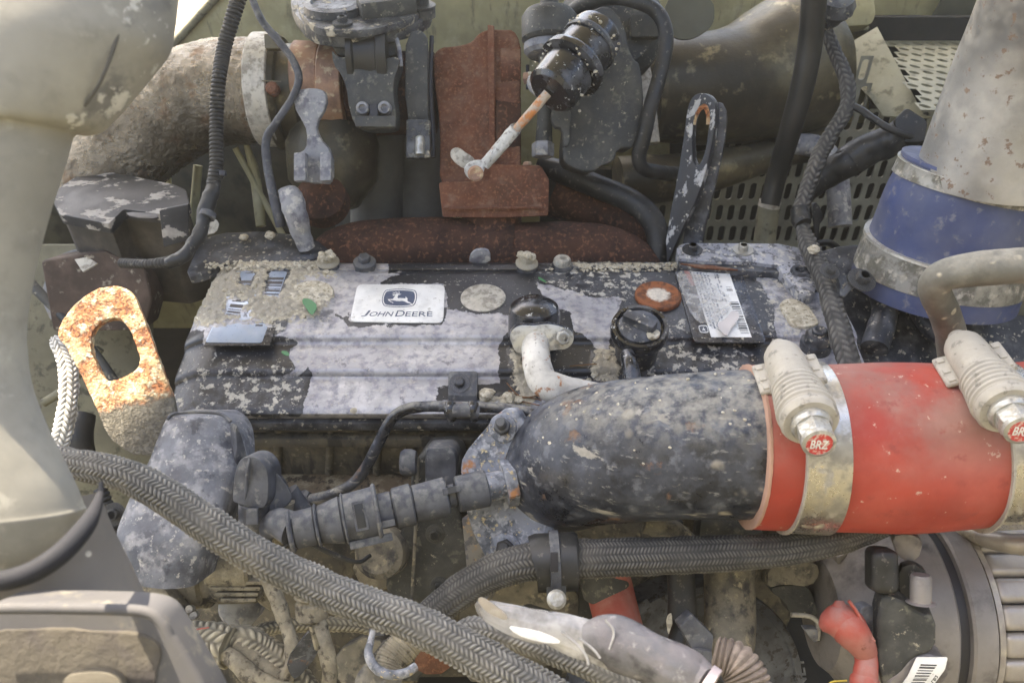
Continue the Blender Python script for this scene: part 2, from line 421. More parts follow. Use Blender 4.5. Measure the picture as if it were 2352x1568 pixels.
m['shield'] = M('dust_caked_black_shield', (.045, .048, .060), [
    n_((.18, .19, .215), .58, 22, .14, rough=.65, mx=.9), n_((.32, .32, .33), .36, 80, .08, rough=.9, mx=.75), n_((.44, .425, .39), .15, 190, .03, rough=.95, mx=.8), n_((.03, .033, .045), .14, 60, .05, mx=.8, off=3)], rough=.36, bump=(260, .6, .0009))
m['rubber'] = M('dusty_black_rubber', (.010, .011, .012), [n_((.042, .040, .036), .4, 40, .16, rough=.8, mx=.7), n_((.16, .15, .13), .08, 160, .03, rough=.95, mx=.6)], rough=.42, bump=(300, .25, .0004))
m['rubber_clean'] = M('dark_rubber_hose', (.011, .011, .010), [n_((.035, .033, .028), .45, 20, .2, rough=.6, mx=.7)], rough=.38, bump=(300, .15, .0003))
m['box'] = M('black_box_with_dust_flakes', (.012, .014, .019), [n_((.05, .05, .052), .45, 30, .14, rough=.8, mx=.6), n_((.34, .32, .29), .34, 48, .02, rough=.95, h=1.5, st=(.6, 1, 1))], rough=.5, bump=(300, .4, .0006))
m['rust'] = M('brown_cast_rust', (.165, .068, .040), [n_((.10, .045, .030), .45, 18, .16, rough=.95), n_((.25, .115, .065), .25, 300, .08, rough=.95), n_((.30, .22, .16), .10, 60, .08, rough=.95, mx=.4), up_((.26, .18, .13), .3, 1, .5, 60)], rough=.85, bump=(520, 1.0, .0009), spec=.2)
m['rust_dark'] = M('dark_manifold_rust', (.085, .042, .028), [n_((.045, .026, .022), .5, 22, .16), n_((.17, .085, .05), .24, 200, .06), n_((.02, .016, .015), .22, 12, .1, mx=.7)], rough=.9, bump=(520, .9, .0009), spec=.2)
m['rust_orange'] = M('orange_flaking_rust_lit_shaded', (.50, .20, .075), [n_((.22, .08, .035), .36, 330, .05, h=-1), n_((.80, .58, .32), .42, 60, .08, h=1), n_((.90, .80, .58), .26, 120, .05, h=1), a_((.20, .185, .15), 'm', .42, .62, amp=.5, sc=120, rough=.85)], rough=.6, bump=(420, 1.0, .0015), spec=.5)  # pale layers paint sunlit brightness, the masked grey layer paints shade
m['steel'] = M('dull_zinc_steel', (.45, .44, .40), [n_((.27, .26, .23), .4, 90, .08, rough=.7, metal=.2), n_((.40, .37, .30), .22, 160, .05, rough=.95, metal=0)], rough=.42, metal=.7, bump=(350, .3, .0004))
m['alu'] = M('dusty_cast_aluminium', (.26, .27, .29), [n_((.15, .155, .18), .4, 50, .1, rough=.8), n_((.36, .35, .32), .25, 110, .06, rough=.9)], rough=.6, metal=.25, bump=(300, .5, .0007))
m['greyalu'] = M('pitted_grey_bracket_metal', (.30, .31, .35), [n_((.10, .105, .12), .36, 120, .05, rough=.6), n_((.50, .49, .46), .28, 170, .05, rough=.95, metal=0), v_((.05, .05, .06), .22, 220, .05, gate=.4)], rough=.55, metal=.2, bump=(300, .6, .0008))
m['whitetube'] = M('dirty_white_coated_tube', (.56, .54, .49), [n_((.40, .38, .34), .40, 60, .12), n_((.33, .16, .08), .13, 90, .03, rough=.95, off=2, st=(1, 1, .6)), n_((.28, .26, .23), .10, 200, .03, rough=.95)], rough=.7, bump=(300, .4, .0006))
m['plug'] = M('dusty_steel_plug', (.46, .44, .385), [n_((.31, .29, .25), .45, 140, .07, rough=.8), n_((.54, .51, .45), .3, 60, .1)], rough=.6, metal=.3, bump=(380, .4, .0005))
m['block'] = M('grimy_engine_block', (.062, .058, .05), [n_((.15, .13, .09), .5, 26, .16, rough=.9), n_((.24, .21, .15), .16, 120, .05, rough=.95, mx=.8), n_((.02, .02, .02), .3, 60, .06, st=(1, 1, .25), mx=.8)], rough=.75, bump=(240, .7, .001))
m['oilmud'] = M('brown_gasket_ledge_grime', (.16, .115, .065), [n_((.30, .25, .16), .4, 60, .1), n_((.05, .035, .02), .3, 100, .06)], rough=.8, bump=(240, .8, .0015))
m['casting'] = M('dusty_engine_casting', (.105, .10, .085), [n_((.22, .20, .155), .5, 22, .15, rough=.9), n_((.045, .045, .048), .32, 60, .07), n_((.32, .285, .20), .14, 120, .05), up_((.32, .29, .22), .3, 1, .5, 50)], rough=.75, bump=(240, .7, .001))
m['flange'] = M('worn_blue_grey_flange', (.19, .205, .24), [n_((.07, .08, .10), .42, 60, .08), n_((.50, .42, .26), .16, 190, .03, rough=.95, h=1), n_((.36, .17, .07), .14, 40, .05, rough=.95), n_((.33, .34, .37), .32, 120, .06)], rough=.6, bump=(260, .6, .0008))
m['braid'] = M('grey_braided_sleeve', (.085, .084, .080), [a_((.235, .23, .21), 'm', .15, 1.0, rough=.85), n_((.30, .28, .24), .30, 22, .14, mx=.35), n_((.07, .07, .07), .3, 60, .12, mx=.5)], rough=.75, bump=(1200, .5, .0003), spec=.3)
m['braid_dark'] = M('dark_braided_sleeve', (.038, .038, .038), [a_((.135, .13, .12), 'm', .2, 1.0, rough=.85), n_((.17, .16, .14), .28, 22, .14, mx=.4), n_((.04, .04, .04), .3, 60, .12, mx=.5)], rough=.75, bump=(1200, .5, .0003), spec=.3)
m['braid_steel'] = M('pale_braided_hose', (.30, .29, .26), [a_((.75, .74, .70), 'm', .2, .9, rough=.5)], rough=.5, bump=(900, .3, .0002))
m['braid_tan'] = M('muddy_braided_sleeve', (.12, .11, .085), [a_((.42, .385, .29), 'm', .2, .95, rough=.95), n_((.34, .31, .23), .4, 40, .12, mx=.5)], rough=.9, bump=(700, .4, .0003))
m['mudcable'] = M('mud_caked_cable', (.21, .19, .145), [n_((.31, .28, .21), .5, 70, .12), n_((.09, .08, .065), .26, 110, .06)], rough=.95, bump=(240, .9, .0015), spec=.2)
m['red'] = M('red_silicone_hose', (.36, .046, .028), [n_((.38, .095, .068), .5, 12, .18, rough=.75, mx=.75), n_((.27, .03, .023), .3, 22, .14, mx=.35), up_((.30, .175, .145), .25, 1.05, 1.0, 12, off=2), n_((.52, .38, .30), .0, 120, .02, rough=.9, mx=.7), n_((.24, .05, .04), .10, 70, .06, mx=.5, off=8)], rough=.45, bump=(900, .3, .0003), spec=.35)
m['redold'] = M('faded_red_hose', (.34, .085, .065), [n_((.40, .19, .16), .5, 30, .14, mx=.8)], rough=.75, bump=(300, .2, .0003), spec=.25)
m['blue'] = M('blue_silicone_hose', (.050, .066, .150), [n_((.105, .115, .165), .5, 14, .16, rough=.75, mx=.85), n_((.20, .20, .21), .14, 110, .06, rough=.9, mx=.6)], rough=.42, bump=(500, .2, .0003), spec=.35)
m['clampband'] = M('stainless_band', (.50, .47, .42), [n_((.30, .285, .25), .42, 36, .08, rough=.5, metal=.6), n_((.36, .33, .27), .15, 120, .05, rough=.9, metal=0)], rough=.28, metal=.92, bump=(300, .15, .0003))
m['clampdirty'] = M('dirty_band', (.27, .265, .24), [n_((.13, .125, .10), .5, 60, .08, rough=.85, metal=0), n_((.38, .355, .30), .25, 110, .06, rough=.95, metal=0)], rough=.45, metal=.6, bump=(300, .4, .0006))
m['clampscrew'] = M('dust_coated_clamp_screw', (.34, .315, .265), [n_((.41, .38, .32), .5, 24, .15), n_((.23, .215, .18), .16, 130, .05)], rough=.75, bump=(300, .35, .0005))
m['redink'] = M('worn_red_ink', (.48, .05, .045), [n_((.62, .46, .40), .38, 300, .05)], rough=.6, bump=(200, .2, .0003))
m['pipe'] = M('dusty_aluminium_pipe', (.37, .365, .35), [n_((.24, .24, .23), .45, 12, .18, rough=.5, metal=.4), n_((.44, .415, .36), .3, 26, .14, rough=.8, metal=.1, mx=.6), n_((.19, .125, .08), .13, 110, .035, rough=.95, metal=0, off=3, mx=.85)], rough=.30, metal=.7, bump=(300, .3, .0005))
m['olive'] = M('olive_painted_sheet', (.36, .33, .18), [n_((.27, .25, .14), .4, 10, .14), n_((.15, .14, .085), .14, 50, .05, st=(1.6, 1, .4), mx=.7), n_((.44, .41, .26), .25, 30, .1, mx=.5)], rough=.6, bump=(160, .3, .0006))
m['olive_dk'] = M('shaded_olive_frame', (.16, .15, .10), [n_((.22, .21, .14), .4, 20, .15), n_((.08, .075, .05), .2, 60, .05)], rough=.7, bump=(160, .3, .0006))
m['duct'] = M('sun_faded_grey_duct', (.250, .242, .208), [n_((.31, .30, .262), .5, 7, .2, mx=.8), n_((.175, .172, .152), .34, 9, .14, mx=.7), n_((.22, .215, .19), .35, 60, .12, mx=.6), n_((.38, .37, .32), .12, 45, .05, mx=.5), v_((.08, .08, .10), .09, 13, .05, gate=.5, gsc=8, rough=.7),
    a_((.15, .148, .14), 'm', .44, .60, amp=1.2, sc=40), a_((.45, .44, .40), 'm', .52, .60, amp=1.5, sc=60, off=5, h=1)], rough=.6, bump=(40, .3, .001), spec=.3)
m['exh'] = M('grimy_exhaust_casing', (.14, .12, .07), [n_((.23, .20, .12), .40, 9, .16), n_((.035, .032, .025), .52, 7, .16, rough=.5, mx=.9, off=2), n_((.30, .26, .155), .12, 40, .06, mx=.6)], rough=.36, metal=.5, bump=(160, .5, .001))
m['exhsilver'] = M('crinkled_heat_foil', (.27, .235, .18), [n_((.13, .11, .08), .45, 18, .16, rough=.4), n_((.20, .12, .065), .15, 40, .08, rough=.7, mx=.7)], rough=.20, metal=.92, bump=(110, 1.0, .006))
m['castdark'] = M('dark_dusty_casting', (.026, .029, .031), [n_((.075, .076, .070), .48, 30, .15, rough=.8), n_((.17, .165, .135), .16, 90, .05, rough=.95, mx=.7), n_((.30, .28, .22), .06, 150, .03, rough=.95)], rough=.5, bump=(260, .7, .001))
m['castlight'] = M('crusty_black_cover', (.028, .032, .038), [n_((.10, .105, .11), .4, 40, .1), n_((.46, .42, .33), .24, 55, .025, rough=.95, h=3), n_((.20, .20, .185), .2, 130, .05, rough=.95, h=1)], rough=.4, bump=(260, .8, .0014))
m['canister'] = M('glossy_black_canister', (.012, .013, .016), [n_((.10, .105, .12), .26, 50, .1, rough=.7, mx=.7), n_((.45, .45, .42), .055, 150, .015, rough=.95, h=2)], rough=.22, bump=(200, .3, .0005), coat=.3)
m['copper'] = M('heat_tanned_bellows', (.36, .22, .14), [n_((.24, .15, .11), .4, 40, .12), n_((.48, .38, .25), .22, 100, .05)], rough=.6, metal=.3, bump=(200, .4, .0006))
m['lead'] = M('oxidised_grey_lever', (.27, .275, .29), [n_((.14, .14, .17), .4, 60, .09), n_((.45, .44, .42), .25, 110, .05)], rough=.75, bump=(260, .6, .0009))
m['guard'] = M('olive_grey_perforated_sheet', (.24, .235, .165), [n_((.30, .29, .21), .4, 14, .14), n_((.14, .135, .09), .2, 50, .05)], rough=.6, bump=(200, .3, .0005))
m['guardin'] = M('pale_grey_heat_shield', (.27, .28, .24), [n_((.17, .17, .15), .4, 12, .16)], rough=.6, bump=(200, .3, .0005))
m['alt'] = M('grey_alternator_casting', (.20, .188, .182), [n_((.27, .25, .235), .5, 9, .18), n_((.11, .10, .10), .22, 30, .1)], rough=.5, metal=.3, bump=(260, .4, .0006))
m['altlt'] = M('pale_alternator_fins', (.38, .35, .32), [n_((.26, .235, .215), .4, 24, .14), n_((.48, .44, .36), .25, 50, .1)], rough=.42, metal=.4, bump=(260, .3, .0005))
m['boot'] = M('red_rubber_boot', (.36, .065, .045), [n_((.36, .17, .14), .5, 16, .14, mx=.8), up_((.36, .25, .22), .4, 1, .7, 30), n_((.20, .07, .05), .12, 40, .05)], rough=.7, bump=(260, .3, .0005), spec=.3)
m['white'] = M('white_label_stock', (.72, .72, .70), [n_((.60, .60, .58), .35, 60, .1, mx=.6), n_((.38, .37, .33), .06, 140, .02, mx=.7)], rough=.4, bump=(200, .1, .0002))
m['silverlabel'] = M('silver_label_sky_tint', (.26, .32, .42), [n_((.34, .38, .46), .4, 30, .12)], rough=.3, metal=.3, bump=(200, .1, .0002))  # blue of the reflected sky is put into the base colour
m['navy'] = M('navy_print', (.055, .075, .13), [n_((.12, .14, .19), .25, 200, .06, mx=.6)], rough=.4, bump=(200, .1, .0002))
m['ink'] = M('black_print', (.02, .02, .025), [], rough=.5, bump=(200, .1, .0002))
m['labelblack'] = M('black_label_film', (.022, .024, .032), [n_((.20, .20, .22), .2, 60, .05, mx=.7), n_((.5, .48, .42), .07, 200, .02)], rough=.28, bump=(200, .15, .0003))
m['film'] = M('lifting_clear_film', (.55, .54, .52), [n_((.65, .64, .60), .4, 60, .1)], rough=.35, alpha=(.12, .38, 90), bump=(200, .3, .0005))
m['tape'] = M('cloudy_plastic_tape', (.42, .41, .40), [n_((.58, .57, .56), .40, 18, .12), n_((.22, .21, .20), .32, 30, .1)], rough=.22, alpha=(.55, .92, 40), bump=(120, .5, .001), coat=.5)
m['wraptape'] = M('dusty_grey_wrapping', (.105, .104, .112), [n_((.16, .155, .155), .5, 24, .14), n_((.05, .05, .056), .28, 40, .08), n_((.26, .25, .24), .12, 110, .05), up_((.21, .185, .185), .4, 1, .6, 50)], rough=.4, bump=(100, .6, .0012))
m['mud'] = M('dried_pale_mud', (.44, .40, .31), [n_((.60, .56, .46), .4, 150, .06), n_((.30, .27, .20), .3, 260, .05)], rough=1.0, bump=(380, .9, .0012), spec=.1)
m['leaf'] = M('green_leaf_scrap', (.045, .17, .065), [], rough=.5, bump=(200, .3, .0004))
m['twig'] = M('brown_twig', (.16, .08, .035), [], rough=.9)
m['floor'] = M('oily_floor_and_shade_dark', (.02, .02, .018), [n_((.04, .036, .03), .4, 12, .12)], rough=.8, bump=(60, .5, .002))  # also colours the dark sheets that imitate shade
m['ground'] = M('pale_dry_gravel', (.50, .46, .38), [n_((.38, .34, .27), .4, 8, .1)], rough=.95, bump=(60, .6, .01))
m['fan'] = M('blue_black_pulley', (.035, .04, .055), [n_((.10, .11, .14), .5, 30, .12, mx=.9), n_((.02, .02, .025), .25, 110, .03)], rough=.55, bump=(200, .4, .0006))
m['green_dk'] = M('dark_olive_plate', (.085, .085, .06), [n_((.11, .11, .08), .4, 12, .2)], rough=.7, bump=(160, .2, .0004))
m['rod'] = M('white_corroded_rod', (.50, .50, .47), [n_((.62, .62, .60), .4, 120, .08), n_((.28, .27, .25), .25, 180, .05), n_((.35, .18, .10), .12, 70, .05, off=1)], rough=.7, metal=.2, bump=(380, .8, .001))
m['rodrust'] = M('rusty_rod', (.42, .36, .29), [n_((.50, .20, .06), .42, 60, .06)], rough=.85, bump=(380, .8, .001))
# ================================================================ valve cover
def poly_sd(X, Y, P):
    """signed distance in px, positive inside"""
    d = np.full(X.shape, 1e9); ins = np.zeros(X.shape, bool); n = len(P)
    for i in range(n):
        x1, y1 = P[i][:2]; x2, y2 = P[(i + 1) % n][:2]; ex, ey = x2 - x1, y2 - y1
        t = np.clip(((X - x1) * ex + (Y - y1) * ey) / (ex * ex + ey * ey + 1e-9), 0, 1)
        d = np.minimum(d, np.hypot(X - x1 - t * ex, Y - y1 - t * ey))
        c = ((y1 > Y) != (y2 > Y)) & (X < (x2 - x1) * (Y - y1) / (y2 - y1 + 1e-12) + x1); ins ^= c
    return np.where(ins, d, -d)
XL, XR = -.312, .325
ROWS = [(604, -.006), (606, -.001), (619, -.001), (622, -.003), (627, .0005), (640, .0008), (762, .0008), (774, -.001), (786, -.006), (796, -.0075), (848, -.0105), (858, -.0135), (866, -.0175), (878, -.0185), (938, -.026), (950, -.029), (957, -.034), (961, -.041)]
prof = []
for (py, z) in ROWS:
    p = onz(1176, py, z); prof.append((p.y, z))
pf = []
for (a, b) in zip(prof[:-1], prof[1:]):
    k = max(2, int(math.hypot(a[0] - b[0], a[1] - b[1]) / .0016))
    for i in range(k): t = i / k; pf.append((a[0] + (b[0] - a[0]) * t, a[1] + (b[1] - a[1]) * t))
pf.append(prof[-1])
for _ in range(2): pf = [pf[0]] + [(pf[i][0], .25 * pf[i - 1][1] + .5 * pf[i][1] + .25 * pf[i + 1][1]) for i in range(1, len(pf) - 1)] + [pf[-1]]
NX = 400; xs = np.linspace(XL, XR, NX); NV = len(pf)
def coverz(x, y):
    for i in range(len(pf) - 1):
        if pf[i][0] >= y >= pf[i + 1][0]:
            t = (pf[i][0] - y) / max(1e-9, pf[i][0] - pf[i + 1][0]); return pf[i][1] + (pf[i + 1][1] - pf[i][1]) * t
    return pf[0][1] if y > pf[0][0] else pf[-1][1]
PX = np.zeros((NX, NV)); PY = np.zeros((NX, NV)); base = {}
for i, x in enumerate(xs):
    for j, (y, z) in enumerate(pf):
        dl = max(0, .035 - (x - XL)) / .035; zz = z - .012 * dl ** 2
        base[i, j] = Vector((x, y, zz)); PX[i, j], PY[i, j] = topx(base[i, j])
paint_polys = [q('F', (750, 225), (752, 300), (840, 296), (760, 330), (700, 370), (700, 380), (1135, 380), (1150, 545), (1250, 572), (1400, 585), (1500, 582), (1570, 600), (1605, 655), (1650, 560), (1780, 450), (1740, 225)),
    q('E', (1250, 690), (1400, 700), (1400, 795), (1800, 795), (1840, 720), (1960, 740), (2050, 780), (1975, 850), (2030, 950), (1990, 1000), (1950, 1015), (2040, 1010), (2110, 950), (2150, 1000), (2120, 1100), (2060, 1290), (1100, 1290), (1080, 900), (1200, 770)),
    q('G', (100, 760), (180, 640), (330, 430), (345, 220), (2000, 220), (1960, 330), (1760, 320), (1870, 500), (1880, 700), (2300, 1100), (0, 1100), (-300, 1100), (-300, 1010), (110, 990)),
    q('F', (385, 585), (440, 610), (482, 560), (480, 640), (1090, 645), (1140, 540), (1150, 600), (1110, 665), (480, 668)),
    q('E', (2330, 180), (2700, 180), (2700, 222), (2330, 222)), q('E', (1890, 560), (2000, 560), (1960, 700), (1850, 760)), q('E', (1560, 300), (2050, 290), (1990, 440), (1560, 440))]
bare_polys = [q('G', (350, 345), (560, 402), (700, 430), (905, 450), (860, 560), (830, 640), (815, 790), (760, 790), (690, 720), (590, 660), (560, 520), (460, 510), (380, 440))]
mud_polys = [q('E', (1060, 470), (1200, 400), (1330, 300), (1450, 235), (1900, 228), (2230, 222), (2330, 330), (2100, 330), (2020, 400), (2230, 420), (2290, 470), (2200, 600), (2010, 620), (1880, 650), (1600, 640), (1480, 670), (1300, 650), (1200, 760), (1100, 820), (1040, 700)),
    q('G', (560, 228), (1250, 232), (1240, 262), (560, 262)), q('G', (1400, 232), (1900, 236), (1900, 262), (1400, 262)), q('G', (720, 800), (820, 770), (880, 900), (860, 1000), (700, 985)), q('G', (185, 780), (250, 800), (290, 960), (390, 1090), (250, 1140), (200, 960)), q('F', (1380, 1130), (1480, 1150), (1600, 1170), (1560, 1220), (1390, 1190))]
dust_polys = [q('E', (1240, 1000), (1700, 960), (2060, 1030), (2040, 1230), (1200, 1240)), q('G', (400, 280), (980, 290), (1000, 400), (900, 440), (560, 380)), q('G', (1210, 745), (1330, 745), (1380, 960), (1200, 960)), q('G', (1380, 760), (1680, 770), (1660, 960), (1400, 900)),
    q('G', (960, 720), (1200, 700), (1200, 930), (980, 940)), q('E', (1900, 560), (2250, 560), (2180, 640), (1900, 720)), q('G', (1250, 590), (1340, 620), (1330, 700), (1230, 690)), q('G', (1700, 280), (1990, 330), (2150, 650), (1900, 700), (1850, 480))]
def fld(polys, w):
    d = np.full(PX.shape, -1e9)
    for P in polys: d = np.maximum(d, poly_sd(PX, PY, P))
    return np.clip(.5 + d / w, 0, 1)
mud_holes = [q('E', (1850, 300), (2000, 290), (1915, 480), (1800, 470)), q('E', (1560, 480), (1700, 500), (1640, 610), (1540, 600)), q('E', (1650, 300), (1760, 310), (1720, 400), (1640, 390)), q('E', (1640, 570), (1720, 570), (1720, 640), (1640, 640))]
paintA = np.minimum(fld(paint_polys, 34), 1 - fld(bare_polys, 34)); paintA[:, :int(NV * .03)] = 1
mudA = np.minimum(fld(mud_polys, 60), 1 - fld(mud_holes, 40)); dustA = np.minimum(fld(dust_polys, 170), .5)
bm = bmesh.new(); L1 = bm.verts.layers.float.new('paint'); L2 = bm.verts.layers.float.new('mud'); L3 = bm.verts.layers.float.new('dusty'); V = {}
for i in range(NX):
    for j in range(NV):
        p = base[i, j].copy(); a = mudA[i, j]
        if a > .3:
            k = min(1, (a - .3) / .35) * 1.35; f = noise.fractal(p * 170, 1, 2, 4) * .5 + .5; g = noise.noise(p * 420)
            p.z += k * (.0006 + .0030 * max(0, f) + .0009 * g)
        p.z += .00018 * noise.noise(p * 60)
        v = bm.verts.new(p); v[L1] = paintA[i, j]; v[L2] = a; v[L3] = dustA[i, j]; V[i, j] = v
for i in range(NX - 1):
    for j in range(NV - 1): bm.faces.new((V[i, j], V[i, j + 1], V[i + 1, j + 1], V[i + 1, j]))
cov = Thing('valve_cover', 'long grey valve cover with peeling black paint, caked mud and a maker nameplate on top', 'engine cover')
lo = [bm.verts.new((XL - .002, V[0, j].co.y, -.06)) for j in range(NV)]
for j in range(NV - 1): bm.faces.new((V[0, j + 1], V[0, j], lo[j], lo[j + 1]))
cov.part('cover_shell', bm, m['cover'], ang=60)
def covp(x, y, lift=0.0):     # point of the cover under a picture position
    p = onz(x, y, .0008)
    for _ in range(6): p = onz(x, y, coverz(p.x, p.y))
    return p + Vector((0, 0, lift))
# nameplate with emblem and lettering
NPc = [(806, 736), (1014, 740), (1022, 654), (822, 653)]
pts = [onz(x, y, .0022) for x, y in roundcorner([(803, 738), (1018, 741), (1022, 653.5), (821, 652.5)], 13)]
npl = cov.part('nameplate', prism(pts, Vector((0, 0, -.0014)), .0003), m['white'])
def fP(z): return lambda x, y: onz(CR['P'][0] + x * .124, CR['P'][1] + y * .124, z)
def sup(poly, it=2): return chaikin(poly, it)
shield = [(800, 425), (1050, 403), (1320, 425), (1362, 460), (1378, 560), (1345, 690), (1290, 735), (1040, 757), (790, 735), (745, 710), (716, 620), (745, 500), (775, 450)]
def shr(P, k):
    cx = sum(p[0] for p in P) / len(P); cy = sum(p[1] for p in P) / len(P); return [(cx + (x - cx) * k, cy + (y - cy) * (k - (1 - k) * .6)) for x, y in P]
lg = cov.part('emblem_shield', flat([sup(shield)], fP(.00235)), m['navy'], npl)
cov.part('emblem_ring', flat([sup(shr(shield, .955))], fP(.00245)), m['white'], npl)
cov.part('emblem_field', flat([sup(shr(shield, .895))], fP(.00255)), m['navy'], npl)
deer = [[(830, 600), (862, 600), (925, 597), (945, 570), (968, 538), (962, 530), (935, 540), (918, 522), (945, 512), (985, 512), (1005, 505), (1025, 515), (1022, 540), (1010, 565), (1020, 582), (1080, 580), (1140, 585), (1170, 590), (1198, 600), (1192, 625), (1215, 645), (1260, 670), (1300, 712), (1282, 706), (1240, 680), (1190, 668), (1150, 645), (1100, 632), (1050, 638), (1000, 636), (950, 625), (905, 622), (862, 615), (880, 632), (935, 662), (932, 674), (885, 652), (845, 625)],
        [(1172, 592), (1158, 568), (1166, 552), (1182, 574), (1202, 590), (1190, 602)], [(1010, 510), (1030, 500), (1052, 505), (1085, 502), (1070, 515), (1040, 522), (1015, 522)],
        [(1020, 508), (1038, 480), (1030, 446), (1050, 470), (1046, 500), (1028, 514)], [(1008, 510), (1000, 488), (972, 465), (960, 452), (992, 470), (1012, 488), (1024, 508)], [(1000, 512), (970, 495), (940, 488), (916, 472), (948, 478), (985, 490), (1012, 508)], [(990, 514), (950, 508), (920, 500), (905, 502), (950, 516)], [(1000, 490), (1000, 470), (1010, 455), (1008, 475), (1012, 492)]]
cov.part('leaping_deer', flat(deer, fP(.00265)), m['white'], npl)
tq = [onz(x, y, .00238) for x, y in ((828.5, 726.5), (993, 727.0), (993.5, 712.3), (840, 713.2))]
def lettering(parts, quad, m_, parent, t, nm='lettering', bold=.012):
    """parts: (text, x0, x1, y0, y1) inside the quad, 0..1"""
    for (s, x0, x1, y0, y1) in parts:
        b = textmesh(s, 1, 1, bold); xa = min(v.co.x for v in b.verts); xb = max(v.co.x for v in b.verts); ya = min(v.co.y for v in b.verts); yb = max(v.co.y for v in b.verts)
        mapbm(b, lambda c: bilin(quad, x0 + (x1 - x0) * (c.x - xa) / (xb - xa), y0 + (y1 - y0) * (c.y - ya) / (yb - ya)))
        t.part(nm, b, m_, parent)
lettering([('J', .0, .075, 0, 1.04), ('OHN', .10, .43, .04, .80), ('D', .475, .60, 0, 1.0), ('EERE', .615, 1.0, .04, .80)], tq, m['navy'], npl, cov, bold=.005)
# round plugs
def disc(t, cx, cy, rx, mt, name='round_plug', th=.0025, dome=.0007, lift=.002, label=None, z=None):
    p = covp(cx, cy) if z is None else onz(cx, cy, z); d = (p - CAM).dot(AX_F); r = pm(rx, d)
    return t.part(name, lathe(p + Vector((0, 0, -.001)), (0, 0, 1), [(r, 0), (r, lift), (r - .0006, lift + .0006), (r * .9, lift + .0007), (r * .5, lift + .0007 + dome), (0, lift + .0007 + dome)], 48), mt, label=label)
disc(cov, 1110, 685, 52, m['plug'], label='clean pale round plug')
m['rustplug'] = M('rusty_plug_with_pale_centre', (.25, .085, .03), [n_((.12, .045, .02), .4, 140, .07), a_((.60, .55, .47), 'm', .55, .75, amp=.55, sc=160, rough=.8)], rough=.8, bump=(300, .7, .001))
p = covp(1511, 683); r = pm(53, (p - CAM).dot(AX_F)); b = lathe(p, (0, 0, 1), [(r, -.001), (r, .003), (r * .95, .0042), (r * .8, .0038), (r * .6, .0038), (r * .4, .0038), (r * .2, .004), (0, .004)], 40)
ly = b.verts.layers.float.new('m')
for v in b.verts: v[ly] = max(0, 1 - (v.co.xy - p.xy).length / r) + .12
cov.part('round_plug', b, m['rustplug'], label='rusty orange round plug')
disc(cov, 712, 680, 54, m['mud'], label='mud covered round plug', lift=.003)
# worn oval boss right
p = covp(1838, 716)
b = plate(chaikin(q('S', (1535, 560), (1600, 510), (1680, 500), (1780, 520), (1900, 590), (1960, 680), (2050, 800), (2000, 850), (1850, 870), (1690, 850), (1640, 760), (1570, 660)), 2), ('z', .004), .006, .0015)
cov.part('oval_boss', bump_mesh(b, .0002, 150), m['mud'], label='pale dust coated oval boss')
# left decal with bar codes
dec = [onz(x, y, .0014) for x, y in roundcorner(q('E', (1405, 785), (1795, 790), (2030, 285), (1620, 290)), 8)]
lb = cov.part('decal', prism([onz(x, y, .0011) for x, y in q('E', (1400, 800), (1850, 800), (2030, 288), (1610, 290))], Vector((0, 0, -.0009)), .0001), m['labelblack'])
cov.part('decal_sheet', prism([onz(x, y, .0017) for x, y in roundcorner(q('E', (1408, 780), (1795, 783), (1972, 292), (1622, 292)), 6)], Vector((0, 0, -.0005)), .0001), m['silverlabel'], lb)
def bars(quad, n, sd, f=.5, vert=True):
    rr = random.Random(sd); t = 0; P = []
    while t < 1:
        w_ = rr.uniform(.3, 1.6) / n; g = rr.uniform(.4, 1.4) / n
        if t + w_ < 1:
            a, b_ = (t, t + w_); P.append([(a, 0), (b_, 0), (b_, 1), (a, 1)] if vert else [(0, a), (1, a), (1, b_), (0, b_)])
        t += w_ + g
    bm = bmesh.new()
    for p in P: bm.faces.new([bm.verts.new(bilin(quad, *a)) for a in p])
    return bm
def zq(z, k, *P): return [onz(x, y, z) for x, y in q(k, *P)]
cov.part('bar_code', bars(zq(.00185, 'E', (1775, 470), (1905, 475), (1950, 330), (1835, 330)), 12, 3, vert=False), m['ink'], lb, kind='stuff')
cov.part('bar_code', bars(zq(.00185, 'E', (1550, 590), (1640, 600), (1740, 340), (1660, 340)), 18, 4, vert=False), m['ink'], lb, kind='stuff')
cov.part('bar_code', bars(zq(.00185, 'E', (1750, 668), (1800, 668), (1830, 605), (1775, 605)), 7, 5, vert=False), m['ink'], lb, kind='stuff')
lettering([('PE4045R', 0, 1, 0, 1)], [p for p in zq(.00187, 'E', (1870, 345), (1830, 440), (1800, 440), (1840, 345))], m['ink'], lb, cov)
lettering([('DE', 0, 1, 0, 1)], [p for p in zq(.00187, 'E', (1700, 565), (1690, 605), (1670, 605), (1680, 565))], m['ink'], lb, cov)
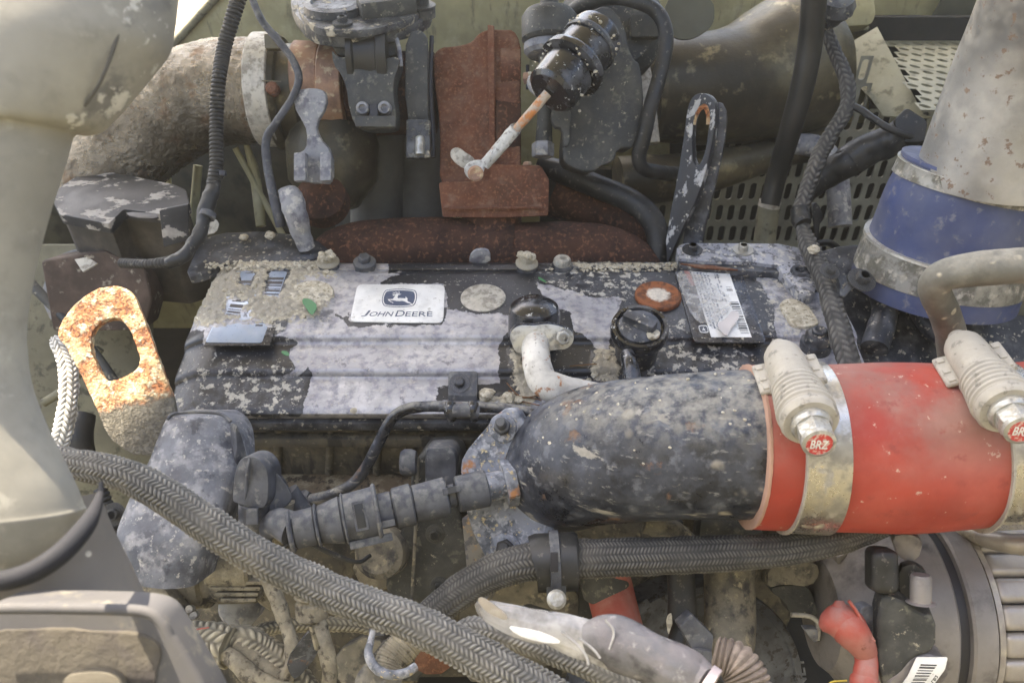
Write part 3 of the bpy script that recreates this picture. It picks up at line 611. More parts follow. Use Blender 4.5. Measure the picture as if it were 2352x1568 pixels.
# right warning label: black sheet with white panel, lifted clear film
lk = cov.part('warning_label', prism([onz(x, y, .0022) for x, y in roundcorner(q('S', (180, 140), (1040, 155), (1365, 1075), (440, 1070)), 10)], Vector((0, 0, -.0015)), .0002), m['labelblack'])
cov.part('label_panel', prism([onz(x, y, .0025) for x, y in q('S', (390, 150), (880, 155), (1175, 1003), (655, 1003))], Vector((0, 0, -.0002)), 0), m['white'], lk)
WQ = [Vector(p) for p in zq(.00262, 'S', (655, 1003), (1175, 1003), (880, 155), (390, 150))]
def wq(u0, v0, u1, v1): return [bilin(WQ, u0, v0), bilin(WQ, u1, v0), bilin(WQ, u1, v1), bilin(WQ, u0, v1)]
cov.part('bar_code', bars(wq(.76, .05, .97, .52), 34, 8, vert=False), m['ink'], lk, kind='stuff')
cov.part('bar_code', bars(wq(.78, .68, .93, .78), 6, 9, vert=False), m['ink'], lk, kind='stuff')
rows = ['THIS ENGINE', 'MUST BE RUN', 'WITH CLEAN', 'FUEL AND OIL', 'SEE MANUAL']
for i, s in enumerate(rows):
    u = .05 + i * .085; Q = [bilin(WQ, u, .97), bilin(WQ, u, .12), bilin(WQ, u + .05, .12), bilin(WQ, u + .05, .97)]
    Q = [Q[1], Q[0], Q[3], Q[2]]; lettering([(s, 0, 1, 0, 1)], [Q[0], Q[1], Q[2], Q[3]], m['navy'], lk, cov)
for u, s in ((.56, 'J 45 F'), (.64, '5E 168')): lettering([(s, 0, 1, 0, 1)], [bilin(WQ, u, .5), bilin(WQ, u, .95), bilin(WQ, u + .05, .95), bilin(WQ, u + .05, .5)], m['navy'], lk, cov)
cov.part('red_band', flat([[(0, 0), (1, 0), (1, 1), (0, 1)]], lambda u, v: bilin(zq(.00245, 'S', (395, 340), (450, 340), (370, 150), (300, 150)), u, v)), m['redold'], lk)
def fS(z): return lambda x, y: onz(CR['S'][0] + x * .17854, CR['S'][1] + y * .17854, z)
sh2 = [(490, 870), (500, 850), (590, 848), (605, 865), (622, 930), (610, 947), (530, 948), (508, 935)]
cov.part('emblem_shield', flat([chaikin(sh2, 1)], fS(.0024)), m['white'], lk); cov.part('emblem_field', flat([chaikin(shr(sh2, .86), 1)], fS(.0025)), m['labelblack'], lk)
cov.part('leaping_deer', flat([[(x * .10 + 455, y * .28 + 735) for x, y in P] for P in deer[:3]], fS(.0026)), m['white'], lk)
b = plate(chaikin(q('S', (190, 145), (450, 150), (800, 420), (905, 470), (910, 640), (720, 800), (730, 870), (850, 1000), (740, 900), (610, 820), (480, 820), (350, 600), (250, 340)), 1), ('z', .0045), .0003, 0)
cov.part('peeling_film', bump_mesh(b, .0012, 45), m['film'], lk)
b = plate(chaikin(q('S', (720, 830), (830, 770), (930, 650), (1010, 690), (1020, 760), (900, 900), (855, 1000), (760, 900)), 2), ('z', .007), .0004, 0)
cov.part('peeling_film', bump_mesh(b, .001, 60), M('white_film_flap', (.62, .58, .56), rough=.5, alpha=.85), lk)
# bolts along the rear edge
for x, y, r, mt, kd in ((754, 606, 15, 'mud', 'flange'), (838, 607, 15, 'plastic', 'flange'), (1210, 609, 15, 'mud', 'flange'), (1291, 608, 11, 'steel', 'washer')):
    p = onz(x, y, .003); d = (p - CAM).dot(AX_F)
    cov.part('bolt_boss', lathe(p - Vector((0, 0, .008)), (0, 0, 1), [(pm(24, d), 0), (pm(24, d), .008), (pm(21, d), .010)], 28), m['blackpaint'])
    bolt(cov, p + Vector((0, 0, .002)), (.05, -.05, 1), pm(r, d), m[mt], kd, name='bolt', label='mud capped bolt' if mt == 'mud' else None)
    if mt == 'mud':
        rb = bmesh.new()
        for k in range(9): rock(rb, p + Vector((random.uniform(-.007, .007), random.uniform(-.005, .004), .012 + random.uniform(-.004, .002))), random.uniform(.003, .0052), .8, k * 2.1)
        cov.part('mud_cap', rb, m['mud'], kind='stuff')
    if mt == 'steel': cov.part('collar', lathe(p, (0, 0, 1), [(pm(20, d), 0), (pm(20, d), .006), (pm(17, d), .008)], 28), m['steel'])
b = plate(chaikin(q('F', (1300, 240), (1305, 190), (1340, 150), (1400, 143), (1445, 160), (1450, 240)), 1), ('y', .135), .004, .0008); cov.part('lifting_tab', b, m['lead'])
# front skirt, ledge and left end
Yf = prof[-1][0]
def fy(x, y, Y=Yf): return ony(x, y, Y)
b = bmesh.new()
cx = (XL + XR) / 2
cov.part('cover_flange', box(Vector((cx, Yf + .012, -.046)), (1, 0, 0), (0, 1, 0), (0, 0, 1), XR - XL + .01, .036, .011, .003), m['blackpaint'])
# mud clods scattered over the cover: nobody could count them
rb = bmesh.new(); rr = random.Random(5)
for _ in range(2200):
    i = rr.randrange(NX); j = rr.randrange(NV)
    a = mudA[i, j]
    if rr.random() < (a - .42) * 2.2:
        rock(rb, base[i, j] + Vector((0, 0, .0016)), rr.choice((.0010, .0014, .002, .0028, .0036)) * rr.uniform(.7, 1.2), .7, rr.random() * 50, 1)
for (x, y, r) in q('S', (940, 95, .004), (1045, 100, .0045), (860, 85, .004), (1120, 90, .003), (1220, 95, .0045), (720, 80, .003), (1545, 95, .006), (110, 70, .003), (1180, 110, .003)): rock(rb, onz(x, y, .005), r, .8, x)
for (x, y, r) in q('F', (1420, 1150, .0075), (1590, 1175, .006), (1640, 1190, .005), (1560, 1160, .004), (510, 1262, .003), (2120, 1055, .0025)): rock(rb, covp(x, y, .003), r, .7, x)
for _ in range(160):
    x = rr.uniform(1250, 1860); y = rr.uniform(606, 624); rock(rb, onz(x, y, .001), rr.uniform(.0008, .0022), .7, x, 1)
for _ in range(130):
    x = rr.uniform(470, 760); y = rr.uniform(600, 618); rock(rb, onz(x, y, .001), rr.uniform(.001, .003), .7, x, 1)
cov.part('mud_crumbs', rb, m['mud'], kind='stuff')
# leaf scraps and twigs lying on the cover
def leaf(px, z, label):
    b = plate(chaikin(px, 1), ('z', z), .0003, 0); bump_mesh(b, .0012, 60, 3); single('leaf', b, m['leaf'], label, 'leaf')
leaf(q('F', (155, 480), (210, 475), (268, 535), (235, 590), (205, 585), (165, 520)), .009, 'green leaf scrap lying on the mud covered plug')
leaf(q('E', (1925, 840), (1975, 845), (1990, 870), (1960, 870)), .003, 'tiny green leaf scrap on the left edge of peeled black paint')
leaf(q('G', (352, 305), (385, 318), (420, 345), (400, 345), (360, 325)), .004, 'narrow green leaf scrap beside the black fitting above the bare patch')
for k, pts_ in enumerate((((1560, 1080), (1640, 1165), (1720, 1180), (1800, 1200)), ((1600, 1200), (1700, 1215), (1790, 1235)), ((1570, 1130), (1660, 1180), (1780, 1165)), ((1990, 965), (2080, 957), (2175, 950)))):
    P = [(a.x, a.y, a.z + .004, .0005) for a in [covp(*t) for t in q('F', *pts_)]]
    single('twig', tube3(P, 6), m['twig'], ['longest brown twig caught under the white tube', 'lowest brown twig beside the elbow pipe', 'brown twig crossing the others by the stud', 'thin reddish twig lying alone on the black paint right of the white tube'][k], 'twig')
# oil filler neck and cap
t = Thing('oil_filler', 'black oil filler neck with a round screw cap, right of the white tube', 'oil cap')
p = onz(1469, 752, .034); up = Vector((-.05, -.18, 1)).normalized(); d = (p - CAM).dot(AX_F); R_ = pm(67, d)
t.part('neck', lathe(p - up * .040, up, [(R_ * .72, 0), (R_ * .74, .018), (R_ * .80, .026), (R_ * .94, .034)], 40), m['blackpaint'])
t.part('cap_rim', lathe(p - up * .010, up, [(R_ * .96, 0), (R_, .003), (R_, .010), (R_ * .96, .0125), (R_ * .84, .0125), (R_ * .80, .008), (R_ * .6, .007), (0, .007)], 48), m['canister'])
t.part('cap_dome', lathe(p - up * .003, up, [(R_ * .74, 0), (R_ * .72, .005), (R_ * .55, .008), (0, .009)], 40), m['blackpaint'])
gx, gs, gu = frame(Vector((.75, -.55, 0)), up)
t.part('grip', box(p + up * .0065 + gs * .001, gx, gs, up, R_ * 1.2, R_ * .40, .015, .003), m['blackpaint'])
t.part('mud_lump', rock(bmesh.new(), p + up * .002 + Vector((.010, -.012, 0)), .006, .7, 4), m['mud'])
p2 = covp(1440, 812, .016); t.part('latch', merge(lathe(p2 - Vector((.012, 0, 0)), (1, 0, 0), [(.0085, 0), (.0085, .016), (.007, .018)], 20), lathe(p2 + Vector((.006, -.002, .001)), (1, .1, .1), [(.010, 0), (.010, .010), (.008, .012)], 20)), m['canister'])
t.part('hose_stub', tube([(1440, 812, .70, 16), (1447, 840, .69, 20), (1452, 875, .685, 22)], 20), m['canister'])
# vent fitting: black housing, flange, bolt, white tube
t = Thing('vent_fitting', 'black housing with a grey flange from which the white tube comes out', 'pipe fitting')
p = onz(1228, 800, .032); nrm = Vector((.05, -.80, .60)).normalized(); pl = (p, nrm)
hs_ = q('F', (1600, 800), (1580, 740), (1600, 690), (1660, 660), (1740, 668), (1860, 650), (1990, 690), (2020, 720), (2020, 780), (1970, 830), (1900, 830), (1800, 850), (1700, 860), (1620, 850))
t.part('flange_plate', plate(chaikin(hs_, 2), pl, .005, .0008), m['steel'])
b = plate(chaikin([(x + 1, y - 5) for x, y in hs_], 2), (p - nrm * .0055, nrm), .022, .003); t.part('housing', b, m['canister'])
t.part('housing_dome', lathe(onz(1226, 775, .0), (0, .15, 1), [(.024, 0), (.024, .026), (.022, .033), (.015, .038), (0, .039)], 36), m['canister'])
bolt(t, hit(1292, 775, pl), nrm, pm(17, (p - CAM).dot(AX_F)), m['steel'], 'plain')
d0 = (hit(1228, 800, pl) - CAM).dot(AX_F)
t2 = Thing('coolant_tube', 'dirty white bent tube with rust spots running from the flange under the elbow pipe', 'tube')
t2.part('tube_wall', tube([(1229, 772, d0 + .012, 31), (1230, 800, d0, 32), (1234, 840, d0 - .014, 33), (1250, 878, d0 - .022, 35), (1290, 897, d0 - .022, 37), (1350, 912, d0 - .018, 38), (1420, 925, d0 - .01, 38), (1500, 930, d0, 38)], 32, rough(.0005, 90), smooth=8), m['whitetube'])
# thin pipe along the front edge and its clip
t = Thing('fuel_leak_pipe', 'thin black pipe curving down from the clip at the cover front edge', 'pipe')
t.part('pipe_run', tube([(1235, 952, .66, 12), (1160, 938, .665, 12.5), (1030, 933, .672, 12.5), (955, 935, .676, 13), (915, 948, .678, 13), (893, 972, .680, 13), (868, 1020, .685, 13), (842, 1070, .69, 13), (812, 1108, .693, 13), (770, 1132, .695, 13), (720, 1146, .697, 13), (690, 1150, .70, 12)], 20, rough(.0003, 120), smooth=8), m['elbow'])
t.part('end_nut', lathe(D(688, 1150, .70), D(720, 1143, .697) - D(688, 1150, .70), [(.008, -.004), (.0085, 0), (.0085, .008), (.006, .011)], 6), m['plastic'])
t = Thing('pipe_clip', 'black pipe clip with hex bolt holding the thin pipe at the cover front edge', 'clip')
nn = Vector((0, -.42, .9)).normalized(); pc = covp(1063, 880, .010)
t.part('clip_plate', plate(roundcorner([(1030, 852), (1098, 852), (1096, 910), (1029, 908)], 8), (pc, nn), .004, .001), m['plastic'])
bolt(t, hit(1056, 880, (pc, nn)), nn, pm(13, .70), m['canister'], 'washer')
t.part('clip_face', plate([(1029, 906), (1096, 908), (1095, 932), (1030, 930)], (hit(1060, 908, (pc, nn)), Vector((0, -.85, .5)).normalized()), .004, .001), m['plastic'])
for x in (1035, 1087): t.part('clip_jaw', tube([(x, 926, .655, 13), (x - 3, 945, .652, 13), (x + 3, 960, .662, 11)], 14), m['canister'])
t.part('clip_jaw', tube([(1026, 944, .655, 15), (1062, 942, .652, 16), (1098, 946, .655, 15)], 14), m['plastic'])
# rear bracket plate, right
t = Thing('rear_bracket', 'grey bracket plate with two bolts behind the right end of the cover', 'bracket')
t.part('plate', plate(chaikin(q('G', (1238, 130), (1270, 98), (1340, 90), (2080, 96), (2110, 240), (2150, 420), (2050, 430), (1930, 300), (1880, 215), (1270, 205)), 1), ('z', .012), .012, .0012), m['greyalu'])
for x, y, mt in ((1590, 575, 'canister'), (1706, 575, 'steel')): bolt(t, onz(x, y, .012), (0, 0, 1), pm(12, .87), m[mt], 'washer')
t.part('slot_rail', plate(roundcorner(q('G', (1255, 208), (1880, 212), (1950, 250), (1940, 285), (1250, 240)), 4), ('z', .008), .010, .001), m['blackpaint'])
t.part('rust_seam', plate(q('G', (1270, 222), (1480, 236), (1640, 262), (1400, 250)), ('z', .0095), .002, .0002), m['rust'])
for x, y in q('G', (2025, 300), (2100, 310)): t.part('spacer', lathe(onz(x, y + 3, .006), (0, 0, 1), [(.0095, 0), (.0095, .007), (.0085, .009), (.005, .009), (.004, .006), (0, .006)], 24), m['blackpaint'])
p = covp(1876, 785, .004); t.part('corner_nut', merge(lathe(p, (0, 0, 1), [(.012, -.01), (.012, .003), (.010, .006), (.007, .007), (.007, .010), (.005, .011), (0, .009)], 32), lathe(p, (0, 0, 1), [(.0145, -.012), (.0145, -.003)], 32)), m['blackpaint'])
# engine block below
t = Thing('engine_block', 'dark grimy engine block face under the front edge of the cover', 'engine block')
zb = ony(800, 1092, Yf + .004).z
t.part('head_side', box(Vector((cx, Yf + .09, (zb - .05) / 2)), (1, 0, 0), (0, 1, 0), (0, 0, 1), XR - XL - .01, .17, -zb - .05, .002), m['block'])
t.part('gasket_ledge', bump_mesh(box(Vector((cx, Yf + .075, zb - .006)), (1, 0, 0), (0, 1, 0), (0, 0, 1), XR - XL, .19, .012, .003), .0008, 60), m['oilmud'])
t.part('crankcase', box(Vector((cx, Yf + .10, zb - .20)), (1, 0, 0), (0, 1, 0), (0, 0, 1), XR - XL, .21, .36, .004), m['block'])
for x in (640, 760, 870, 980): t.part('rib', tube([(x, 975, .745, 9), (x - 4, 1085, .785, 10)], 12, smooth=3), m['block'])
t.part('head_rail', box(Vector((cx, Yf + .003, -.070)), (1, 0, 0), (0, 1, 0), (0, 0, 1), XR - XL - .02, .014, .012, .003), m['block'])
# ================================================================ rear and upper area
def fn(v): return Vector(v).normalized()
# floor, ground, body panels
def quadsheet(name, P, m_, th, kind=None, label=None, catg=None):
    n = (P[1] - P[0]).cross(P[2] - P[0]).normalized(); return single(name, prism(P, n * th, .001, 1), m_, label, catg, kind=kind)
single('ground', prism([Vector(p) for p in ((-60, -60, -1.5), (60, -60, -1.5), (60, 60, -1.5), (-60, 60, -1.5))], Vector((0, 0, -.2)), 0), m['ground'], kind='structure')
b = prism([Vector(p) for p in ((-.97, -.78, -.52), (1.03, -.78, -.52), (1.03, .68, -.52), (-.97, .68, -.52))], Vector((0, 0, -.02)), .002)
single('floor', b, m['floor'], kind='structure')
def wy(x, y, Y=.66): return ony(x, y, Y)
e0, e1 = wy(490, 0), wy(380, 121)
dr = (e0 - e1).normalized(); top = e1 + dr * ((.17 - e1.z) / dr.z); bot = e1 - dr * .02
pan = [bot, top, Vector((1.0, .66, top.z)), Vector((1.0, .66, -.52)), Vector((-.95, .66, -.52)), Vector((-.95, .66, bot.z - .06)), Vector((bot.x - .02, .66, bot.z - .05))]
t = Thing('rear_body_panel', 'large olive painted sheet wall behind the engine with a slanting left edge', 'body panel')
t.part('panel_sheet', prism(pan, Vector((0, .012, 0)), .002), m['olive'])
t.part('edge_fold', tube3([(*(bot + Vector((0, -.004, 0))), .006), (*(top + Vector((0, -.004, 0))), .006)], 12), m['olive_dk'])
# left wall of the bay
t = Thing('frame_rail', 'shaded olive frame rail with brackets at the far left, behind the rusty eye', 'frame rail')
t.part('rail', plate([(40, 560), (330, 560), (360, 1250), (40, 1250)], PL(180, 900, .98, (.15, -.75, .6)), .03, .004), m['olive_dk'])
t.part('gusset', plate(chaikin([(95, 640), (160, 560), (215, 600), (225, 700), (150, 760), (100, 720)], 1), PL(150, 650, .93, (.2, -.6, .6)), .01, .003), m['alu'])
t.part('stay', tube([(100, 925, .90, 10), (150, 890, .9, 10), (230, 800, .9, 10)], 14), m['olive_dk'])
t.part('stay', tube([(60, 640, .90, 12), (210, 800, .88, 10), (330, 980, .88, 12)], 14), m['castdark'])
t.part('grommet', tube([(195, 950, .88, 24), (180, 1010, .87, 32), (205, 1080, .87, 22)], 18), m['rubber'])
# exhaust elbow with heat foil
t = Thing('exhaust_elbow', 'crinkled silvery exhaust elbow sweeping down behind the black box', 'exhaust pipe')
xf = q('A', (1850, 630, .95, 350), (1650, 630, .95, 352), (1450, 650, .95, 350), (1180, 760, .95, 345), (900, 980, .945, 330), (700, 1230, .94, 300), (600, 1450, .94, 290))
t.part('foil_wrap', tube([(x, y, d, r * .3348) for x, y, d, r in xf], 150, lambda s, a, r: (.0012 * noise.fractal(Vector((math.cos(a) * 11, math.sin(a) * 11, s * 190)), 1, 2, 2), 0), step=.0022, smooth=8), m['exhsilver'])
def xlathe(x0, x1, y, d, r0, r1=None, seg=56, lip=.0):
    a, b_ = D(x0, y, d), D(x1, y, d); L = (b_ - a).length; r1 = r1 or r0; R0, R1 = pm(r0, d), pm(r1, d)
    return lathe(a, b_ - a, [(R0 * .6, 0), (R0 - .001, 0), (R0, .001), (R1, L - .001), (R1 - .001, L), (R1 * .6, L)], seg)
t = Thing('exhaust_clamp', 'pale riveted band clamp around the end of the silvery exhaust elbow', 'band clamp')
t.part('band', xlathe(596, 646, 208, .94, 126), m['plug'])
t.part('band_edge', xlathe(640, 660, 212, .945, 130, 120), m['exh'])
t.part('buckle', plate(roundcorner([(606, 78), (640, 78), (642, 112), (608, 112)], 4), PL(620, 95, .86, (0, -.8, .6)), .010, .001), m['exh'])
t.part('rivet', lathe(D(624, 202, .874), -AX_F, [(.007, -.01), (.007, 0), (.005, .002), (0, .002)], 18), m['rust'])
t.part('band_seam', plate([(601, 184), (645, 186), (646, 188), (601, 187)], PL(620, 186, .8745, (0, -.9, .5)), .002, 0), m['exh'])
t = Thing('exhaust_bellows', 'heat tanned copper coloured bellows left of the black valve housing', 'bellows')
t.part('neck', xlathe(655, 702, 215, .95, 108), m['exh'])
t.part('ring', xlathe(684, 744, 182, .93, 84, 82), m['copper']); t.part('ring', xlathe(748, 800, 206, .93, 103, 98), m['copper'])
t.part('ring', xlathe(800, 1000, 215, .95, 96, 90), m['rust_dark'])
t.part('lower_casing', bump_mesh(lathe(D(765, 300, .95), -AX_U, [(.05, 0), (.055, .02), (.05, .06), (.03, .09), (0, .10)], 30), .003, 40), m['exh'])
# turbine housing and manifold
t = Thing('turbine_housing', 'brown rusty cast turbine housing rising behind the middle of the cover', 'turbo housing')
tb = q('B', (1060, 330), (1240, 312), (1320, 290), (1360, 235), (1420, 205), (1480, 200), (1650, 205), (1660, 520), (1650, 900), (1660, 1180), (1650, 1400), (1095, 1400), (1105, 860), (1050, 500))
b = plate(chaikin(tb, 2), PL(1095, 250, .90, (0, -.80, .60)), .09, .010, seg=4); bump_mesh(b, .0004, 70); t.part('volute', b, m['rust'])
t.part('flange_rib', plate(roundcorner(q('B', (1428, 170), (1474, 178), (1480, 1180), (1445, 1180)), 3), PL(1130, 250, .892, (0, -.80, .60)), .10, .003), m['rust'])
t.part('boss', xlathe(1150, 1196, 160, .915, 52, 50), m['rust']); t.part('boss', xlathe(1140, 1196, 300, .93, 80, 74), m['rust_dark'])
b = plate(roundcorner(q('B', (1092, 1250), (1440, 1240), (1460, 1130), (1790, 1135), (1850, 1230), (1845, 1480), (1500, 1495), (1120, 1490)), 7), PL(1130, 440, .885, (0, -.86, .51)), .08, .004, seg=3); bump_mesh(b, .0004, 60); t.part('foot', b, m['rust'])
t.part('casting_seam', plate(q('B', (1120, 1422), (1800, 1416), (1800, 1432), (1120, 1438)), PL(1130, 440, .879, (0, -.88, .48)), .003, .0005), m['rust'])
for y in (95, 180, 385): t.part('bolt_head', lathe(D(1205, y, .90), (1, -.3, .2), [(.007, 0), (.007, .006), (.005, .008), (0, .008)], 6), m['copper'])
t = Thing('exhaust_manifold', 'dark rusty exhaust manifold lying along the back of the cover', 'manifold')
t.part('runner', bump_mesh(tube([(740, 640, .93, 60), (800, 590, .93, 74), (960, 572, .93, 72), (1180, 575, .93, 70)], 40), .0008, 60), m['rust_dark'])
t.part('runner', bump_mesh(tube([(1120, 580, .93, 66), (1250, 582, .93, 72), (1370, 588, .93, 74), (1450, 615, .925, 66), (1495, 670, .92, 50)], 40), .0008, 60), m['rust_dark'])
t.part('collar', bump_mesh(tube([(1130, 490, .93, 70), (1135, 530, .93, 62), (1130, 580, .93, 60)], 40), .0008, 60), m['rust_dark'])
t.part('branch', tube([(1280, 440, 1.0, 60), (1400, 490, .99, 55), (1500, 560, .97, 50)], 30), m['rust_dark'])
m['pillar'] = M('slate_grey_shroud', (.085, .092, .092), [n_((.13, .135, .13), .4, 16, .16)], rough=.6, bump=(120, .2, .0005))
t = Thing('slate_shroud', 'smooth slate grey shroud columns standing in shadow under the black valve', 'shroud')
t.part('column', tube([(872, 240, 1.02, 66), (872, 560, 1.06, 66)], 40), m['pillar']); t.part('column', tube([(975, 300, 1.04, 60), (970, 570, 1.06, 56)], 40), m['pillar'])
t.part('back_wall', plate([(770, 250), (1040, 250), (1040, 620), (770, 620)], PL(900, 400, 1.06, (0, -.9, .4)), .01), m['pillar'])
# black valve assembly
t = Thing('exhaust_valve', 'crusty black valve housing with a mud speckled top cover and two bolts at its foot', 'valve')
tc = chaikin(q('T', (-20, 60), (60, 200), (190, 330), (460, 385), (860, 380), (1240, 300), (1540, 200), (1600, 110), (1580, -80), (0, -200)), 2)
top_ = t.part('top_cover', bump_mesh(plate(tc, ('z', .190), .016, .004), .0008, 90), m['castlight'])
tc2 = chaikin(q('T', (60, 90), (160, 230), (260, 310), (480, 350), (860, 345), (1220, 260), (1440, 180), (1480, 60), (1460, -80), (40, -140)), 2)
t.part('gasket_line', plate(chaikin(q('T', (-30, 90), (70, 250), (220, 370), (460, 430), (860, 425), (1260, 340), (1560, 240), (1610, 140), (1590, -60), (0, -200)), 2), ('z', .172), .010, .003), m['castdark'])
t.part('rim_step', bump_mesh(plate(tc2, ('z', .196), .008, .002), .0010, 120), m['castlight'])
for k in range(4): t.part('rib', tube3([(*onz(*q('T', (850 + k * 10, 260 + k * 24))[0], .191), .0022), (*onz(*q('T', (1400, 130 + k * 26))[0], .191), .0022)], 8), m['castdark'])
t.part('cap', lathe(onz(*q('T', (500, 120))[0], .196), (0, 0, 1), [(.034, 0), (.033, .008), (.026, .010), (.024, .007), (0, .007)], 36), m['castlight'])
t.part('plug_block', box(onz(*q('T', (1080, 60))[0], .204), (1, .35, 0), (-.35, 1, 0), (0, 0, 1), .06, .03, .018, .003), m['castdark'])
for x, y, r in ((580, 275, 12), (1490, 85, 17)):
    p = onz(*q('T', (x, y))[0], .197); t.part('bolt_pad', lathe(p - Vector((0, 0, .01)), (0, 0, 1), [(pm(r * 1.8, .84), 0), (pm(r * 1.8, .84), .009), (pm(r * 1.6, .84), .011)], 28), m['castdark'])
    bolt(t, p + Vector((0, 0, .001)), (0, 0, 1), pm(r, .84), m['castlight'], 'washer')
t.part('neck_block', bump_mesh(plate(chaikin(q('T', (430, 380), (440, 470), (490, 600), (540, 645), (1150, 650), (1200, 600), (1150, 380)), 1), PL(840, 100, .865, (0, -.8, .6)), .06, .005), .0006, 80), m['castdark'])
arm = q('T', (450, 560), (500, 650), (690, 655), (730, 730), (810, 795), (900, 815), (990, 785), (1060, 700), (1080, 655), (1225, 650), (1220, 760), (1165, 900), (1150, 1050), (1190, 1290), (1180, 1440), (1120, 1480), (780, 1480), (700, 1400), (655, 1250), (620, 1000), (560, 850), (470, 740))
t.part('arm', bump_mesh(plate(chaikin(arm, 1), PL(850, 220, .855, (0, -.85, .53)), .035, .004), .0006, 80), m['castdark'])
t.part('recess_dark_core', lathe(D(*q('T', (680, 640))[0], .875), (1, 0, 0), [(.036, 0), (.036, .006), (.033, .008), (.033, .03), (.036, .032), (.036, .042)], 40), m['rubber_clean'])  # black cylinder stands in for the shade in the arch recess
for x, y in ((815, 1245), (1065, 1240)):
    p = hit(*q('T', (x, y))[0], PL(850, 220, .851, (0, -.85, .53)))
    t.part('socket_bolt', lathe(p, (0, -.85, .53), [(.0068, -.004), (.0068, .006), (.006, .0075), (.0038, .0075), (.0034, .003), (0, .003)], 24), m['alu'])
t.part('foot_lip', bump_mesh(box(D(*q('T', (960, 1400))[0], .845), (1, 0, 0), (0, .6, .8), (0, -.8, .6), .043, .012, .012, .003), .0005, 90), m['castdark'])
t.part('notch', box(D(*q('T', (940, 1270))[0], .850), (1, 0, 0), AX_U, AX_F, .0085, .014, .006, .001), m['ink'])
t.part('side_tab', tube(q('T', (1180, 420, .86, 0), (1230, 620, .86, 0), (1240, 760, .86, 0)) and [(*q('T', (x, y))[0], .86, 5) for x, y in ((1180, 400), (1225, 560), (1245, 760))], 10), m['lead'])
t = Thing('strap_clamp', 'upright dark strap clamp with a T latch between black valve and rusty housing', 'clamp')
b = plate(chaikin(q('B', (865, 215), (1010, 205), (1020, 420), (1018, 800), (1035, 1095), (900, 1095), (880, 850), (858, 600)), 1), PL(957, 200, .87, (0, -.9, .42)), .012, .003); t.part('strap', bump_mesh(b, .0008, 50), m['castdark'])
t.part('latch_block', bump_mesh(box(D(*q('B', (955, 960))[0], .868), (1, 0, 0), AX_U, AX_F, .026, .042, .012, .003), .0008, 100), m['castlight'])
t.part('latch_pin', lathe(D(*q('B', (965, 1060))[0], .862), AX_U, [(.005, 0), (.005, .018), (.003, .020), (0, .020)], 16), m['steel'])
t.part('edge_ring', tube([(*q('B', (1045, 250))[0], .885, 5), (*q('B', (1035, 600))[0], .885, 6), (*q('B', (1050, 900))[0], .89, 7), (*q('B', (1055, 1080))[0], .89, 6)], 12), m['ink'])
# actuator canister, rod and lever
t = Thing('wastegate_actuator', 'glossy black round actuator canister with mud flecks pointing down left to its rod', 'actuator')
a = D(1269, 208, .80); c = D(1366, 88, .825); ax = (c - a); L = ax.length; ax.normalize(); r1, r2, r3 = pm(61, .81), pm(79, .815), pm(64, .82)
t.part('lower_drum', bump_mesh(lathe(a - ax * .004, ax, [(r1 * .3, 0), (r1 * .85, 0), (r1, .004), (r1 * 1.02, L * .42)], 56), .0003, 90), m['canister'])
t.part('crimp_rim', bump_mesh(lathe(a + ax * L * .40, ax, [(r1, 0), (r2, .0015), (r2 * 1.01, .006), (r2 * .97, .010), (r3, .011)], 56), .0007, 120), m['canister'])
t.part('upper_drum', bump_mesh(lathe(a + ax * (L * .40 + .010), ax, [(r3, 0), (r3, L * .5), (r3 * .94, L * .5 + .006), (r3 * .7, L * .5 + .008), (0, L * .5 + .008)], 56), .0003, 90), m['canister'])
t.part('end_ring', bump_mesh(lathe(a + ax * (L * .82), ax, [(r3 * 1.06, 0), (r3 * 1.08, .003), (r3 * 1.02, .007)], 56), .0012, 130), m['castlight'])
rb = bmesh.new(); rr = random.Random(2)
_, s1, s2 = frame(ax)
for k in range(60):
    an = rr.uniform(0, 6.28); rock(rb, a + ax * (L * rr.choice((.40, .46, .9, .92, .05)) + rr.uniform(-.004, .004)) + (s1 * math.cos(an) + s2 * math.sin(an)) * r2 * rr.uniform(.82, .98), rr.uniform(.0008, .0024), .9, k, 1)
t.part('mud_flecks', rb, m['mud'], kind='stuff')
t = Thing('actuator_rod', 'white corroded push rod with rusty upper end joined to a short lever', 'rod')
t.part('rusty_shank', tube([(1258, 214, .80, 11), (1222, 256, .805, 11), (1180, 303, .81, 10)], 16, rough(.0004, 160), smooth=8), m['rodrust'])
t.part('sleeve', tube([(1184, 296, .808, 14), (1178, 303, .81, 15), (1140, 348, .815, 14), (1112, 380, .82, 13)], 20, rough(.0004, 160), smooth=8), m['rod'])
t.part('end_eye', bump_mesh(plate(chaikin(q('B', (1290, 1120), (1370, 1095), (1420, 1120), (1400, 1190), (1355, 1250), (1290, 1225), (1265, 1170)), 1), PL(1093, 395, .815, (.1, -.9, .4)), .012, .003), .0003, 120), m['rod'])
t.part('pin_head', lathe(D(*q('B', (1345, 1190))[0], .812), (.1, -.9, .4), [(.008, 0), (.008, .003), (.006, .004), (.003, .003), (0, .003)], 16), m['copper'])
t.part('lever', bump_mesh(plate(chaikin(q('B', (1170, 1040), (1215, 1010), (1270, 1040), (1360, 1100), (1290, 1180), (1180, 1100)), 2), PL(1060, 360, .83, (.1, -.9, .4)), .012, .003), .0006, 90), m['plug'])
